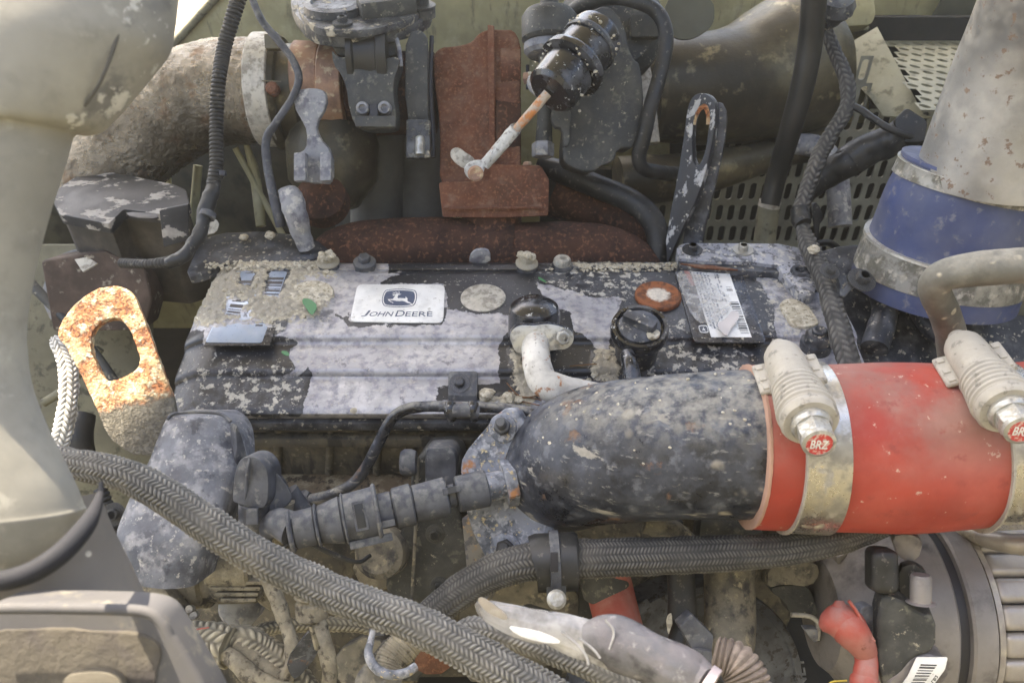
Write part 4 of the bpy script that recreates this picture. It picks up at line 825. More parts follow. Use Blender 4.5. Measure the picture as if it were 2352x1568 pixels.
# casting behind the canister with its sensor
t = Thing('compressor_casting', 'tall dusty grey compressor casting behind the actuator canister', 'casting')
b = plate(chaikin(q('C', (330, 620), (300, 890), (340, 935), (470, 975), (520, 930), (600, 905), (605, 832), (725, 832), (762, 620), (745, 360), (690, 330), (650, 130), (560, 20), (420, 80), (370, 400)), 1), PL(1380, 250, .87, (0, -.85, .52)), .06, .007, seg=3)
t.part('body', bump_mesh(b, .0014, 40), m['castdark'])
t.part('web', bump_mesh(plate(chaikin(q('C', (240, 600), (330, 590), (360, 640), (345, 700), (350, 810), (310, 830), (310, 720), (250, 710)), 1), PL(1290, 290, .85, (0, -.85, .52)), .02, .003), .0005, 90), m['castdark'])
t.part('cross_block', bump_mesh(plate(roundcorner(q('C', (690, 80), (850, 80), (860, 205), (690, 210)), 8), PL(1490, 60, .9, (0, -.85, .52)), .03, .004), .0006, 90), m['castdark'])
t.part('dome', lathe(D(1405, 60, .93), -AX_F, [(.062, -.03), (.062, 0), (.05, .012), (.02, .016), (0, .016)], 40), m['castdark'])
t = Thing('boost_sensor', 'upright black sensor cylinder with a pipe below it left of the canister', 'sensor')
p = D(1262, 92, .87)
t.part('head', bump_mesh(lathe(p, AX_U, [(.027, -.003), (.030, 0), (.030, .024), (.026, .030), (.010, .031), (.010, .05), (0, .05)], 32), .0005, 90), m['castdark'])
t.part('collar', lathe(D(1258, 128, .875), AX_U, [(.022, 0), (.026, .004), (.026, .012), (.021, .014)], 32), m['alu'])
t.part('stem', tube([(1256, 130, .88, 20), (1254, 200, .885, 18), (1250, 300, .89, 18), (1248, 345, .89, 22)], 24, rough(.0006, 60)), m['castdark'])
t.part('hex_end', lathe(D(1247, 352, .885), AX_U, [(.012, -.004), (.0125, 0), (.0125, .010), (.010, .012)], 6), m['alu'])
t.part('ring', lathe(D(1258, 205, .872), fn((.2, -.2, 1)), [(.022, 0), (.024, .003), (.024, .007), (.02, .009)], 30), m['lead'])
for k, (y0, y1) in enumerate(((42, 72), (150, 205))): t.part('side_pin', tube([(1222 - 10 * k, y1, .90, 4), (1206 + 6 * k, y0, .90, 4)], 8), m['ink'])
# exhaust canister, right
t = Thing('exhaust_canister', 'big grimy olive exhaust canister filling the upper right behind the hoses', 'exhaust canister')
t.part('shell', bump_mesh(tube([(1475, 205, 1.06, 112), (1520, 205, 1.06, 120), (1620, 205, 1.06, 124), (1700, 195, 1.07, 134), (1770, 172, 1.08, 152), (1825, 150, 1.085, 160), (1862, 138, 1.09, 150)], 64, smooth=10), .0016, 22), m['exh'])
t.part('seam_ring', tube([(1500, 205, 1.06, 124), (1512, 205, 1.06, 125)], 56), m['exh'])
t.part('pale_pipe', tube([(1468, 130, 1.0, 18), (1478, 200, 1.0, 24), (1500, 330, 1.0, 16)], 20), m['plug'])
t.part('dark_hole_plate', bump_mesh(plate(chaikin(q('C', (880, -30), (1150, -30), (1168, 120), (1100, 190), (1010, 228), (930, 215), (890, 150)), 2), PL(1580, 40, .945, (0, -.8, .6)), .004, .001), .0004, 40), m['green_dk'])  # dark plate stands in for the shade inside a hole
t.part('underside', tube([(1420, 420, 1.05, 60), (1600, 400, 1.06, 50), (1800, 350, 1.08, 34), (1900, 330, 1.08, 40)], 30), m['exh'])
t.part('lower_arch', tube([(1800, 330, 1.06, 22), (1880, 340, 1.06, 26), (1920, 400, 1.06, 26), (1930, 520, 1.06, 26)], 24), m['lead'])
t.part('blackout', plate([(1240, 380), (1560, 400), (1560, 640), (1240, 640)], ('y', .50), .01, .001), m['floor'])  # dark plate put behind the hoses to imitate deep shade
# perforated guards
def perforated(quad_o, ux, uy, n, nx, ny, cw, ch, sw, sh, th, keep, skew=0):
    bm = bmesh.new(); G = 16
    for j in range(ny):
        for i in range(nx):
            cx_ = (i + .5 + (.5 if j % 2 else 0)) * cw; cy_ = (j + .5) * ch; c = quad_o + ux * cx_ + uy * cy_
            if not keep(c): continue
            hole = []
            for k in range(G):
                a = 2 * math.pi * k / G; x = math.cos(a) * sw / 2; y = math.sin(a) * sw / 2 + (sh - sw) / 2 * (1 if math.sin(a) > 0 else -1 if math.sin(a) < 0 else 0)
                hole.append((x + y * skew, y))
            def edge(a):
                dx, dy = math.cos(a), math.sin(a); s_ = 1 / max(abs(dx) / (cw / 2), abs(dy) / (ch / 2)); return (dx * s_, dy * s_)
            ang = [math.atan2(y, x) for x, y in hole]; corners = [math.atan2(ch * sy, cw * sx) for sx, sy in ((1, 1), (-1, 1), (-1, -1), (1, -1))]
            out = [edge(a) for a in ang]
            for ci, a in enumerate(corners):
                k = min(range(G), key=lambda z: abs(math.atan2(math.sin(ang[z] - a), math.cos(ang[z] - a)))); sx, sy = ((1, 1), (-1, 1), (-1, -1), (1, -1))[ci]; out[k] = (cw / 2 * sx, ch / 2 * sy)
            P = lambda xy, dz: bm.verts.new(c + ux * xy[0] + uy * xy[1] - n * dz)
            A = [P(o, 0) for o in out]; B = [P(h, 0) for h in hole]; C_ = [P(h, th) for h in hole]
            for k in range(G):
                l = (k + 1) % G; bm.faces.new((A[k], A[l], B[l], B[k])); bm.faces.new((B[k], B[l], C_[l], C_[k]))
    return bm
def flatbm(t, nm, bm, mt):
    me = bpy.data.meshes.new(nm); bm.to_mesh(me); bm.free(); me.materials.append(mt); c = centre(me)
    o = bpy.data.objects.new(nm, me); return t.add(o, Matrix.Translation(c))
t = Thing('heat_guard', 'olive grey perforated guard with rows of slots beside the blue hose', 'perforated guard')
o = Vector((.18, .46, -.30)); c1, c2 = q('D', (0, 800), (640, 430))
def keepf(c):
    x, y = topx(c); return not (x < 1860 and y < 335) and y > 175 + max(0, 1990 - x) * .55 - 30 and not (y < 262 and x > 1990)
flatbm(t, 'front_panel', perforated(o, Vector((1, 0, 0)), Vector((0, 0, 1)), Vector((0, -1, 0)), 28, 12, .0170, .036, .0098, .0275, .003, keepf), m['guardin'])
zt = .066; P0 = onz(*q('D', (600, 660))[0], zt)
lineA, lineB = q('D', (790, 150), (1040, 640))
def keept(c):
    x, y = topx(c); t_ = (y - lineA[1]) / (lineB[1] - lineA[1]); return x > lineA[0] + (lineB[0] - lineA[0]) * t_ + 8 and 60 < y < 258
flatbm(t, 'top_panel', perforated(P0, Vector((1, 0, 0)), Vector((0, 1, 0)), Vector((0, 0, 1)), 24, 16, .0185, .0215, .0105, .0120, .003, keept, -.5), m['guard'])
t.part('corner_sheet', plate(q('D', (590, 270), (790, 150), (1050, 640), (1100, 660), (1000, 665), (820, 650), (760, 560), (630, 430)), PL(2020, 190, 1.07, (-.35, -.5, .75)), .003, .0006), m['guard'])
t.part('rear_strip', plate(q('D', (620, 145), (1500, 125), (1500, 160), (620, 168)), ('z', .067), .003, .0005), m['guard'])
t.part('mount_box', plate(roundcorner(q('D', (560, -20), (770, -20), (785, 80), (760, 140), (590, 150)), 12), PL(1960, 30, 1.12, (0, -.8, .6)), .03, .003), m['olive'])
t.part('back_blackout', plate([(1540, 330), (2000, 330), (2000, 40), (2500, 40), (2500, 640), (1540, 640)], ('y', .60), .01, .001), m['floor'])  # dark sheet added so the space behind the slots looks shaded
t.part('under_blackout', prism([Vector(p) for p in ((.45, .50, -.06), (1.0, .50, -.06), (1.0, .60, -.06), (.45, .60, -.06))], Vector((0, 0, -.004)), .001), m['floor'])  # added dark sheet, imitates shade below the top slots
t.part('cross_bar', plate(q('D', (1080, 128), (1170, -30), (1500, -30), (1500, 128)), ('y', .64), .004, .001), m['green_dk'])
# aluminium charge pipe, blue hose, clamps
t = Thing('charge_pipe', 'speckled aluminium charge pipe coming in from the upper right corner', 'pipe')
pp = [(2256, 420, .718, 148), (2288, 330, .70, 147), (2345, 180, .67, 150), (2395, 60, .64, 152), (2450, -80, .60, 156)]
t.part('pipe_wall', tube(pp, 72, rough(.0003, 30), smooth=10), m['pipe'])
BP = [(2140, 668, .785, 178), (2170, 575, .766, 174), (2200, 492, .748, 168), (2230, 420, .735, 164), (2246, 382, .728, 163)]
BC = cat([(*D(x, y, d), pm(r, d)) for x, y, d, r in BP], 12)
def band(C, t0, t1, dr, seg=72, lip=0):
    n = len(C) - 1; out = []
    for k in range(9):
        f = t0 + (t1 - t0) * k / 8; i = min(int(f * n), n - 1); c_ = C[i] + (C[i + 1] - C[i]) * (f * n - i); out.append((c_[0], c_[1], c_[2], c_[3] + dr))
    a_, b_ = out[0], out[-1]; out = [(a_[0], a_[1], a_[2], a_[3] - dr * .9)] + out + [(b_[0], b_[1], b_[2], b_[3] - dr * .9)]
    return tube3(out, seg, smooth=1, sharp=True)
t = Thing('blue_hose', 'dusty blue silicone hose sleeve on the lower end of the aluminium charge pipe', 'hose')
t.part('sleeve', tube3([tuple(c) for c in BC], 80, lambda s, a, r: (.0009 * math.sin(s * 90) + .0004 * math.sin(a * 3 + s * 40), 0), smooth=2), m['blue'])
t.part('rolled_lip', band(BC, .955, 1.0, .0012), m['blue'])
t = Thing('upper_band_clamp', 'dirty slotted band clamp around the top of the blue hose', 'band clamp')
t.part('band', band(BC, .70, .90, .0022), m['clampdirty'])
t.part('edge_bead', band(BC, .895, .915, .003), m['steel'])
rr = random.Random(3)
nB = len(BC) - 1; cA = BC[int(.74 * nB)]; cB = BC[int(.84 * nB)]; axb = Vector(cB[:3]) - Vector(cA[:3])
axn, sA, sB = frame(axb)
for k in range(12):
    an = math.radians(200 + 5.2 * k); dv = (sA * math.cos(an) + sB * math.sin(an))
    best = Vector(cA[:3]) + dv * (cA[3] + .0022)
    t.part('slot', box(best + axn * .002, axn, dv.cross(axn), dv, .016, .0016, .0012, .0002), m['ink'])
t = Thing('lower_band_clamp', 'dirty band clamp around the bottom of the blue hose', 'band clamp')
t.part('band', band(BC, .10, .30, .0022), m['clampdirty']); t.part('edge_bead', band(BC, .285, .305, .0035), m['steel'])
# grey bent tube and dark plate right
t = Thing('grey_bent_tube', 'mud spattered dark grey bent tube entering at the right above the red hose', 'tube')
t.part('tube_wall', tube([(2420, 604, .545, 42), (2330, 611, .55, 41), (2240, 618, .555, 40), (2170, 632, .56, 37), (2146, 662, .57, 34), (2165, 710, .59, 34), (2184, 770, .62, 33), (2190, 860, .66, 32)], 36, rough(.0006, 60), smooth=8),
       M('mud_spattered_grey_tube', (.125, .12, .10), [n_((.20, .19, .155), .45, 30, .12), v_((.48, .43, .32), .22, 75, .05, gate=.45, h=1), up_((.40, .365, .29), .4, 1, .7, 60)], rough=.65, bump=(200, .6, .0009)))
t = Thing('dark_side_plate', 'plain dark olive plate in shade between grey bent tube and blue hose', 'plate')
t.part('sheet', plate([(2215, 660), (2270, 560), (2480, 540), (2480, 780), (2215, 780)], PL(2300, 660, .80, (-.1, -.85, .5)), .006, .002), m['green_dk'])
t.part('pale_pipe', tube([(2290, 470, .86, 50), (2270, 560, .86, 46), (2250, 640, .86, 40)], 24), m['lead'])
# front housing under the hoses
t = Thing('front_housing', 'black dusty engine front housing between braided cable and red hose', 'housing')
b = plate(chaikin([(1850, 600), (1900, 560), (1990, 555), (2110, 640), (2250, 700), (2480, 740), (2480, 960), (1800, 960), (1820, 800)], 1), PL(2000, 700, .80, (0, -.45, .9)), .03, .006, seg=3)
bmesh.ops.triangulate(b, faces=b.faces); bmesh.ops.subdivide_edges(b, edges=[e for e in b.edges if e.calc_length() > .02], cuts=3, use_grid_fill=True); t.part('casing', bump_mesh(b, .004, 18), m['blackpaint'])
t.part('ridge', tube([(1990, 600, .80, 24), (2030, 700, .775, 28), (2010, 800, .75, 30)], 20, rough(.002, 30)), m['blackpaint'])
t.part('ridge', tube([(2070, 650, .79, 20), (2150, 760, .76, 26), (2260, 800, .74, 22)], 20, rough(.002, 30)), m['blackpaint'])
for x, y, r in ((1978, 640, 17), (1905, 620, 12)): bolt(t, D(x, y + 4, .745), (.1, -.3, 1), pm(r, .75), m['castlight'], 'washer')
t.part('hook_lug', bump_mesh(plate(chaikin(q('H', (605, 215), (640, 195), (680, 240), (740, 215), (760, 260), (690, 300), (660, 340), (635, 330), (640, 270)), 1), PL(1950, 650, .745, (0, -.6, .8)), .012, .002), .0006, 90), m['castlight'])
# cables and hoses upper right
t = Thing('braided_cable', 'long dark braided cable winding down past the rear bracket to the red hose', 'cable')
t.part('sleeve', tube([(1906, 30, .90, 13), (1900, 70, .90, 13), (1922, 130, .90, 15), (1946, 190, .89, 16), (1943, 250, .885, 16), (1905, 315, .88, 17), (1878, 370, .87, 18), (1856, 430, .86, 17), (1838, 490, .85, 18), (1843, 520, .845, 15), (1856, 560, .83, 20), (1880, 610, .80, 22), (1900, 660, .77, 22), (1918, 720, .74, 23), (1940, 800, .71, 25), (1962, 870, .69, 25)], 36, braid(7, .0075, .0016), step=.0012, smooth=8), m['braid_dark'])
t.part('tape_wrap', tube([(1836, 480, .849, 20), (1838, 500, .845, 22), (1845, 515, .84, 19)], 20, rough(.001, 90)), m['rubber'])
t.part('mud_spot', rock(bmesh.new(), D(1868, 573, .80), .006, .6, 8), m['mud'])
t.part('head_plug', bump_mesh(lathe(D(1905, 25, .89), fn((0, -.4, 1)), [(.016, -.012), (.02, 0), (.026, .008), (.02, .02), (0, .022)], 20), .003, 60), m['castlight'])
t.part('tie_flap', bump_mesh(plate(chaikin([(1865, 470), (1878, 465), (1895, 500), (1880, 520), (1885, 560), (1872, 550), (1870, 510)], 1), PL(1880, 510, .84, (.3, -.8, .4)), .002, .0004), .002, 60), m['rubber'])
t = Thing('small_black_pipe_loop', 'thin black pipe hooking round beside the braided cable', 'pipe')
t.part('pipe_run', tube([(1875, 560, .84, 7), (1905, 558, .85, 8), (1930, 580, .86, 8), (1925, 620, .86, 8), (1890, 640, .84, 9)], 12), m['rubber'])
t = Thing('smooth_black_hose', 'smooth black hose dropping from the top edge into a brass collar', 'hose')
t.part('hose_wall', tube([(1872, -30, .84, 29), (1862, 90, .87, 28), (1845, 190, .89, 27), (1812, 310, .92, 25), (1785, 400, .95, 23), (1768, 470, .96, 22)], 40), m['rubber_clean'])
t.part('collar', tube([(1769, 462, .962, 25), (1766, 474, .965, 25)], 36), m['plug'])
t.part('stub', tube([(1767, 470, .965, 24), (1755, 560, .98, 25), (1750, 610, .98, 25)], 30), m['olive_dk'])
t = Thing('looped_vacuum_hose', 'black hose arching over the compressor casting and hooking under at the right', 'hose')
t.part('hose_wall', tube([(*q('C', (x, y))[0], d, r) for x, y, d, r in ((330, 190, .93, 17), (360, 80, .91, 18), (450, 15, .89, 18), (600, -15, .87, 17), (740, 15, .86, 17), (840, 75, .86, 17), (885, 180, .86, 17), (880, 300, .86, 17), (845, 450, .86, 17), (800, 600, .86, 17), (760, 780, .87, 17), (735, 880, .88, 17), (760, 945, .89, 16), (860, 970, .93, 17), (960, 980, 1.0, 17))], 28, rough(.0003, 60), smooth=8), m['rubber'])
t = Thing('lower_black_hose', 'thick black hose sagging behind the cover towards the upright black eye', 'hose')
t.part('hose_wall', tube([(1240, 380, .97, 24), (1290, 395, .96, 26), (1370, 428, .95, 27), (1450, 462, .94, 27), (1497, 505, .93, 27), (1512, 560, .92, 26), (1505, 620, .92, 26)], 32, rough(.0005, 50), smooth=8), m['rubber'])
t = Thing('sensor_connector_hose', 'wrapped black connector lead running up right to a square plug behind the charge pipe', 'connector')
t.part('wrap', tube([(*q('D', (x, y))[0], d, r * .409) for x, y, d, r in ((380, 1100, .93, 50), (450, 1040, .92, 60), (540, 960, .91, 78), (620, 920, .90, 78), (640, 900, .90, 90), (760, 830, .89, 92), (860, 790, .88, 85), (930, 740, .87, 70))], 32, rough(.0025, 45), smooth=6), m['rubber'])
t.part('plug', bump_mesh(plate(roundcorner(q('D', (880, 680), (960, 595), (1080, 680), (1060, 800), (930, 800)), 14), PL(2090, 285, .86, (-.2, -.75, .6)), .04, .004), .0006, 60), m['rubber'])
t.part('lead', tube([(*q('D', (x, y))[0], d, 8) for x, y, d in ((600, 585, .885), (680, 610, .88), (760, 660, .87), (850, 720, .86), (950, 760, .86), (1060, 790, .87))], 14, rough(.0008, 90)), m['rubber'])
t = Thing('rear_lifting_eye', 'tall upright black lifting eye with flaked paint and rust inside its slot', 'lifting eye')
eo = q('C', (868, 1480), (900, 1250), (950, 1000), (985, 780), (1005, 620), (1030, 545), (1085, 518), (1145, 545), (1170, 620), (1150, 780), (1115, 940), (1060, 1120), (990, 1260), (950, 1350), (935, 1480))
eh = q('C', (1032, 760), (1042, 660), (1075, 590), (1115, 580), (1135, 640), (1128, 760), (1105, 860), (1075, 930), (1045, 930), (1035, 860))
pl = PL(1600, 400, .86, (-.45, -.78, .35))
b = plate(chaikin(eo, 1), pl, .016, .001, hole=chaikin(eh, 1)); t.part('plate', b, m['greyeye'] if 'greyeye' in m else M('flaked_black_eye_paint', (.025, .028, .036), [n_((.42, .42, .42), .38, 80, .02, rough=.9, st=(1, 1, .5), h=1), v_((.50, .48, .42), .15, 150, .04, gate=.5)], rough=.45, bump=(300, .5, .0008)))
rim = [hit(x, y, (pl[0] - pl[1] * .004, pl[1])) for x, y in chaikin(q('C', (1036, 700), (1046, 650), (1078, 600), (1112, 592), (1132, 640), (1130, 700)), 1, False)]
t.part('rusty_lip', tube3([(p.x, p.y, p.z, .0035) for p in rim], 10), m['rust_orange'])
t.part('back_plate', plate(chaikin(q('C', (1080, 1480), (1100, 1300), (1160, 1050), (1215, 800), (1230, 640), (1190, 560), (1140, 620), (1100, 900), (1000, 1250), (960, 1480)), 1), (pl[0] - pl[1] * .017, pl[1]), .006, .001), m['blackpaint'])
# left rear details
t = Thing('fork_lever', 'oxidised grey fork shaped lever hanging left of the black valve', 'lever')
b = plate(chaikin(q('A', (2010, 620), (2150, 600), (2235, 620), (2240, 730), (2165, 850), (2185, 940), (2275, 1040), (2285, 1270), (2180, 1260), (2050, 1245), (2025, 1050), (2100, 1030), (2105, 900), (2060, 820), (2015, 730)), 1), PL(715, 300, .85, (.05, -.85, .5)), .012, .003)
t.part('fork', bump_mesh(b, .0010, 60), m['lead'])
for x in (2065, 2240): t.part('tine', bump_mesh(box(D(*q('A', (x, 1150))[0], .845), (1, .1, 0), AX_U, AX_F, .012, .030, .012, .002), .0006, 90), m['lead'])
t = Thing('knobbly_sensor', 'crusty grey sensor body below the fork lever', 'sensor')
t.part('body', tube([(660, 432, .85, 20), (668, 455, .85, 28), (680, 490, .85, 26), (690, 530, .86, 22), (705, 570, .87, 20)], 26, rough(.0025, 60), smooth=8), m['lead'])
t.part('cap', lathe(D(745, 470, .92), fn((0, -.5, .8)), [(.03, 0), (.028, .02), (.012, .03), (0, .03)], 24), m['rust_dark'])
t = Thing('corrugated_loom', 'black corrugated wiring loom hanging from the top edge down to the black box', 'wiring loom')
t.part('conduit', tube([(556, -30, .80, 17), (535, 40, .80, 16), (515, 110, .80, 15.5), (503, 180, .79, 15), (498, 250, .79, 14.5), (497, 320, .785, 14.5), (497, 380, .78, 14.5), (490, 425, .775, 14)], 24, corr(.0042, .0016), step=.0006), m['rubber'])
t.part('taped_end', tube([(492, 420, .776, 16), (484, 450, .77, 18), (470, 490, .765, 17), (462, 530, .76, 15), (440, 565, .755, 15), (415, 592, .75, 16), (385, 604, .75, 13)], 22, rough(.002, 90)), m['rubber'])
t.part('conduit', tube([(400, 600, .75, 13), (340, 606, .76, 10), (280, 604, .78, 10)], 20, corr(.004, .0012), step=.0007), m['rubber'])
t.part('ring', tube([(478, 488, .765, 19), (474, 500, .763, 19)], 20), m['plastic'])
t = Thing('thin_sensor_wire', 'thin grey wire running down from the top left to the crusty sensor', 'wire')
t.part('wire_run', tube([(572, -20, .84, 8), (600, 45, .84, 8.5), (640, 95, .84, 8.5), (673, 140, .84, 8.5), (686, 185, .84, 9), (665, 235, .84, 8), (632, 285, .84, 9), (612, 320, .845, 10), (614, 380, .85, 10), (628, 450, .85, 11), (645, 520, .86, 12)], 16, rough(.0004, 90)), m['plastic'])
t = Thing('black_relay_box', 'black box with pale dust flakes on its lid at the left behind the rusty eye', 'box')
lid = roundcorner(q('A', (350, 1360), (400, 1290), (600, 1158), (660, 1160), (1200, 1265), (1275, 1300), (1300, 1400), (1110, 1470), (850, 1435), (745, 1535), (410, 1470)), 5)
t.part('lid', plate(lid, ('z', .050), .012, .004, seg=3), m['box'])
inner = q('A', (380, 1360), (600, 1200), (1250, 1300), (1285, 1400), (1100, 1450), (840, 1430), (740, 1510), (430, 1450))
t.part('case', plate(inner, ('z', .038), .125, .004), M('grimy_brown_box_side', (.035, .032, .028), [n_((.07, .06, .05), .4, 30, .12)], rough=.7))
t.part('lid_slot', plate(chaikin(q('A', (850, 1450), (1080, 1462), (1090, 1500), (900, 1490)), 1), ('z', .0535), .002, .0005), m['ink'])
t.part('corner_skirt', plate(q('A', (1090, 1440), (1290, 1400), (1300, 1650), (1120, 1700)), PL(400, 480, .80, (.2, -.95, .3)), .006, .002), m['box'])
t = Thing('battery_bracket', 'rust tinged bracket block under the black box', 'bracket')
t.part('block', bump_mesh(plate(roundcorner([(95, 600), (240, 575), (330, 610), (350, 690), (330, 760), (120, 760)], 8), PL(220, 660, .88, (.1, -.9, .4)), .05, .004, seg=3), .001, 30), M('brown_shaded_bracket', (.055, .038, .03), [n_((.10, .07, .055), .4, 30, .12), n_((.30, .27, .22), .12, 80, .05)], rough=.8))
t.part('glint_tab', plate([(170, 595), (200, 590), (225, 605), (190, 625)], PL(200, 600, .82, (.1, -.6, .7)), .003, .0008), m['plug'])
t = Thing('cover_end_bracket', 'dark bracket behind the left rear corner of the cover', 'bracket')
t.part('plate', bump_mesh(plate(chaikin([(420, 640), (455, 560), (480, 535), (640, 528), (760, 560), (740, 600), (520, 600), (480, 625)], 1), ('z', -.004), .01, .003), .001, 50), m['blackpaint'])
t.part('mud_crumbs', rock(rock(bmesh.new(), onz(560, 545, .004), .005, .6, 3), onz(620, 540, .004), .006, .6, 9), m['mud'])
for P, lab in ((((540, 340, .98, 7), (600, 450, 1.0, 7), (660, 560, 1.0, 8)), 'longest slanting olive stay in the gap right of the corrugated loom'), (((385, 380, 1.04, 6), (392, 470, 1.05, 6)), 'short upright olive stay between black box and corrugated loom'), (((565, 330, .98, 6), (585, 400, 1.0, 12), (600, 520, 1.0, 12)), 'thick upright olive stay crossing the slanting one'), (((455, 380, 1.02, 10), (440, 540, 1.04, 10)), 'olive stay half hidden behind the lower end of the corrugated loom')):
    single('olive_stay', tube(list(P), 12), m['olive'], lab, 'stay', 'olive stays under the exhaust elbow')
t = Thing('gap_blackout', 'added shade-dark bulkhead sheet in the gap below the exhaust elbow', 'blackout')
t.part('sheet', plate([(60, 330), (1040, 330), (1040, 660), (60, 660)], ('y', .48), .008, .001), M('shade_dark_sheet', (.040, .038, .026), [n_((.085, .08, .05), .4, 14, .16), n_((.02, .02, .015), .3, 30, .1)], rough=.7))  # dark sheet put in to make the gap read as shade
# ================================================================ intake elbow, red hose, clamps
t = Thing('intake_elbow', 'big black dust speckled intake elbow pipe leading into the red hose', 'pipe')
EP = [(1250, 1130, .700, 108), (1265, 1105, .682, 124), (1300, 1072, .655, 146), (1365, 1044, .630, 158), (1470, 1030, .610, 163), (1580, 1022, .600, 166), (1690, 1021, .596, 170), (1745, 1021, .595, 172)]
b = tube(EP, 96, lambda s, a, r: (.0011 * noise.fractal(Vector((math.cos(a) * 3, math.sin(a) * 3, s * 30)), 1, 2, 3), 0), step=.003, smooth=12); t.part('pipe_body', b, m['elbow'])
pf_ = PL(1120, 1130, .648, (-.35, -.70, .62))
fl = [(1183, 935), (1196, 960), (1250, 1040), (1275, 1180), (1262, 1300), (1215, 1330), (1140, 1318), (1108, 1270), (1075, 1200), (1056, 1085), (1062, 1045), (1105, 995), (1150, 940)]
t.part('flange', bump_mesh(plate(chaikin(fl, 1), pf_, .014, .002, seg=3), .0004, 60), m['flange'])
for x, y, r, mt in ((1156, 982, 21, 'castdark'), (1163, 1262, 24, 'castdark')):
    p = hit(x, y, pf_); t.part('washer', lathe(p, pf_[1], [(pm(r * 1.55, .66), -.002), (pm(r * 1.55, .66), .002), (pm(r * 1.2, .66), .003)], 32), m['flange'])
    bolt(t, p + pf_[1] * .001, (pf_[1] + Vector((.25, .12, .35))).normalized(), pm(r, .655) * .95, m['plastic' if y < 1100 else 'rubber'], 'stud', name='stud')
t.part('bead', tube([(1715, 1021, .5955, 172.5), (1722, 1021, .5955, 175), (1730, 1021, .5955, 172.5)], 80), m['elbow'])
rb = bmesh.new(); rr = random.Random(4)
cE = cat([(*D(x, y, d), pm(r, d)) for x, y, d, r in EP], 10)
for k in range(70):
    i = rr.randrange(14, len(cE) - 1); c_ = cE[i]; tn = (Vector(cE[min(i + 1, len(cE) - 1)][:3]) - Vector(cE[i - 1][:3])).normalized(); u_, s1, s2 = frame(tn)
    an = rr.uniform(math.radians(20), math.radians(110)) if k > 22 else rr.uniform(math.radians(75), math.radians(120)); dv = s2 * math.sin(an) - s1 * math.cos(an) * (1 if k % 2 else -1)
    if dv.dot(-ray(*topx(Vector(c_[:3])))) < .2: continue
    rock(rb, Vector(c_[:3]) + dv * (c_[3] - .0002), rr.uniform(.0007, .0017), .5, k, 1)
for k in range(40): rock(rb, D(rr.uniform(1580, 1700), rr.uniform(858, 872), rr.uniform(.58, .60)), rr.uniform(.0006, .0016), .7, k, 1)
t.part('mud_specks', rb, m['mud'], kind='stuff')
t = Thing('temperature_sensor', 'dark sensor with hex nut screwed into the flange of the elbow and its connector plug', 'sensor')
sA, sB = D(1185, 1105, .635), D(655, 1222, .60); dx = (sB - sA); Ls = dx.length; dx.normalize()
def seg_l(f0, f1, r0, r1=None, sg=28, c0=.0012):
    r1 = r1 or r0; a_ = sA + dx * Ls * f0; L_ = Ls * (f1 - f0); R0, R1 = pm(r0, .615), pm(r1, .615)
    return lathe(a_, dx, [(R0 * .5, 0), (R0 - c0, 0), (R0, c0), (R1, L_ - c0), (R1 - c0, L_), (R1 * .5, L_)], sg)
t.part('hex_nut', bev(lathe(sA + dx * Ls * .005, dx, [(pm(56, .62), 0), (pm(56, .62), Ls * .05)], 6), .001, 2), m['flange'])
t.part('neck', seg_l(.05, .18, 34), m['flange']); t.part('body', bump_mesh(seg_l(.13, .27, 44, 42), .0006, 60), m['plastic'])
t.part('clip_ring', seg_l(.27, .31, 27), m['plastic']); t.part('sleeve', bump_mesh(seg_l(.31, .46, 46, 43), .0004, 60), m['plastic'])
t.part('sleeve', bump_mesh(seg_l(.46, .545, 49, 47), .0004, 60), m['plastic']); t.part('joint', seg_l(.545, .61, 41), m['plastic'])
t.part('plug_body', bump_mesh(seg_l(.61, .76, 60, 56), .0004, 60), m['plastic']); t.part('plug_rim', seg_l(.605, .625, 66), m['plastic'])
t.part('plug_rim', seg_l(.745, .757, 60), m['plastic']); t.part('plug_taper', seg_l(.76, .86, 54, 44), m['plastic']); t.part('plug_rim', seg_l(.86, .872, 50), m['plastic'])
t.part('plug_tail', seg_l(.872, .965, 43, 42), m['plastic']); t.part('plug_rim', seg_l(.965, .985, 48), m['plastic'])
ax_, u1, u2 = frame(dx); tocam = (-ray(850, 1180)).normalized(); side = (tocam - dx * tocam.dot(dx)).normalized(); oth = dx.cross(side)
pc = sA + dx * Ls * .685 + side * pm(57, .615)
t.part('moulded_frame', box(pc, dx, oth, side, .0095, .022, .0016, .0005), m['plastic'])
fr = t.part('moulded_window', box(pc + side * .0006, dx, oth, side, .0065, .018, .0016, .0004), m['rubber'])
for k, f in enumerate((.58, .285, .30)): t.part('latch_tab', box(sA + dx * Ls * f + side * pm(44, .615) + oth * (.004 if k else -.010), dx, oth, side, .011, .005, .004, .0008), m['plastic'])
t.part('upper_latch', box(sA + dx * Ls * .66 - oth * pm(60, .615) + side * .004, dx, oth, side, .032, .006, .012, .001), m['plastic'])
t.part('lead_boot', tube([(672, 1215, .60, 38), (640, 1200, .605, 34), (615, 1215, .62, 24)], 22), m['plastic'])
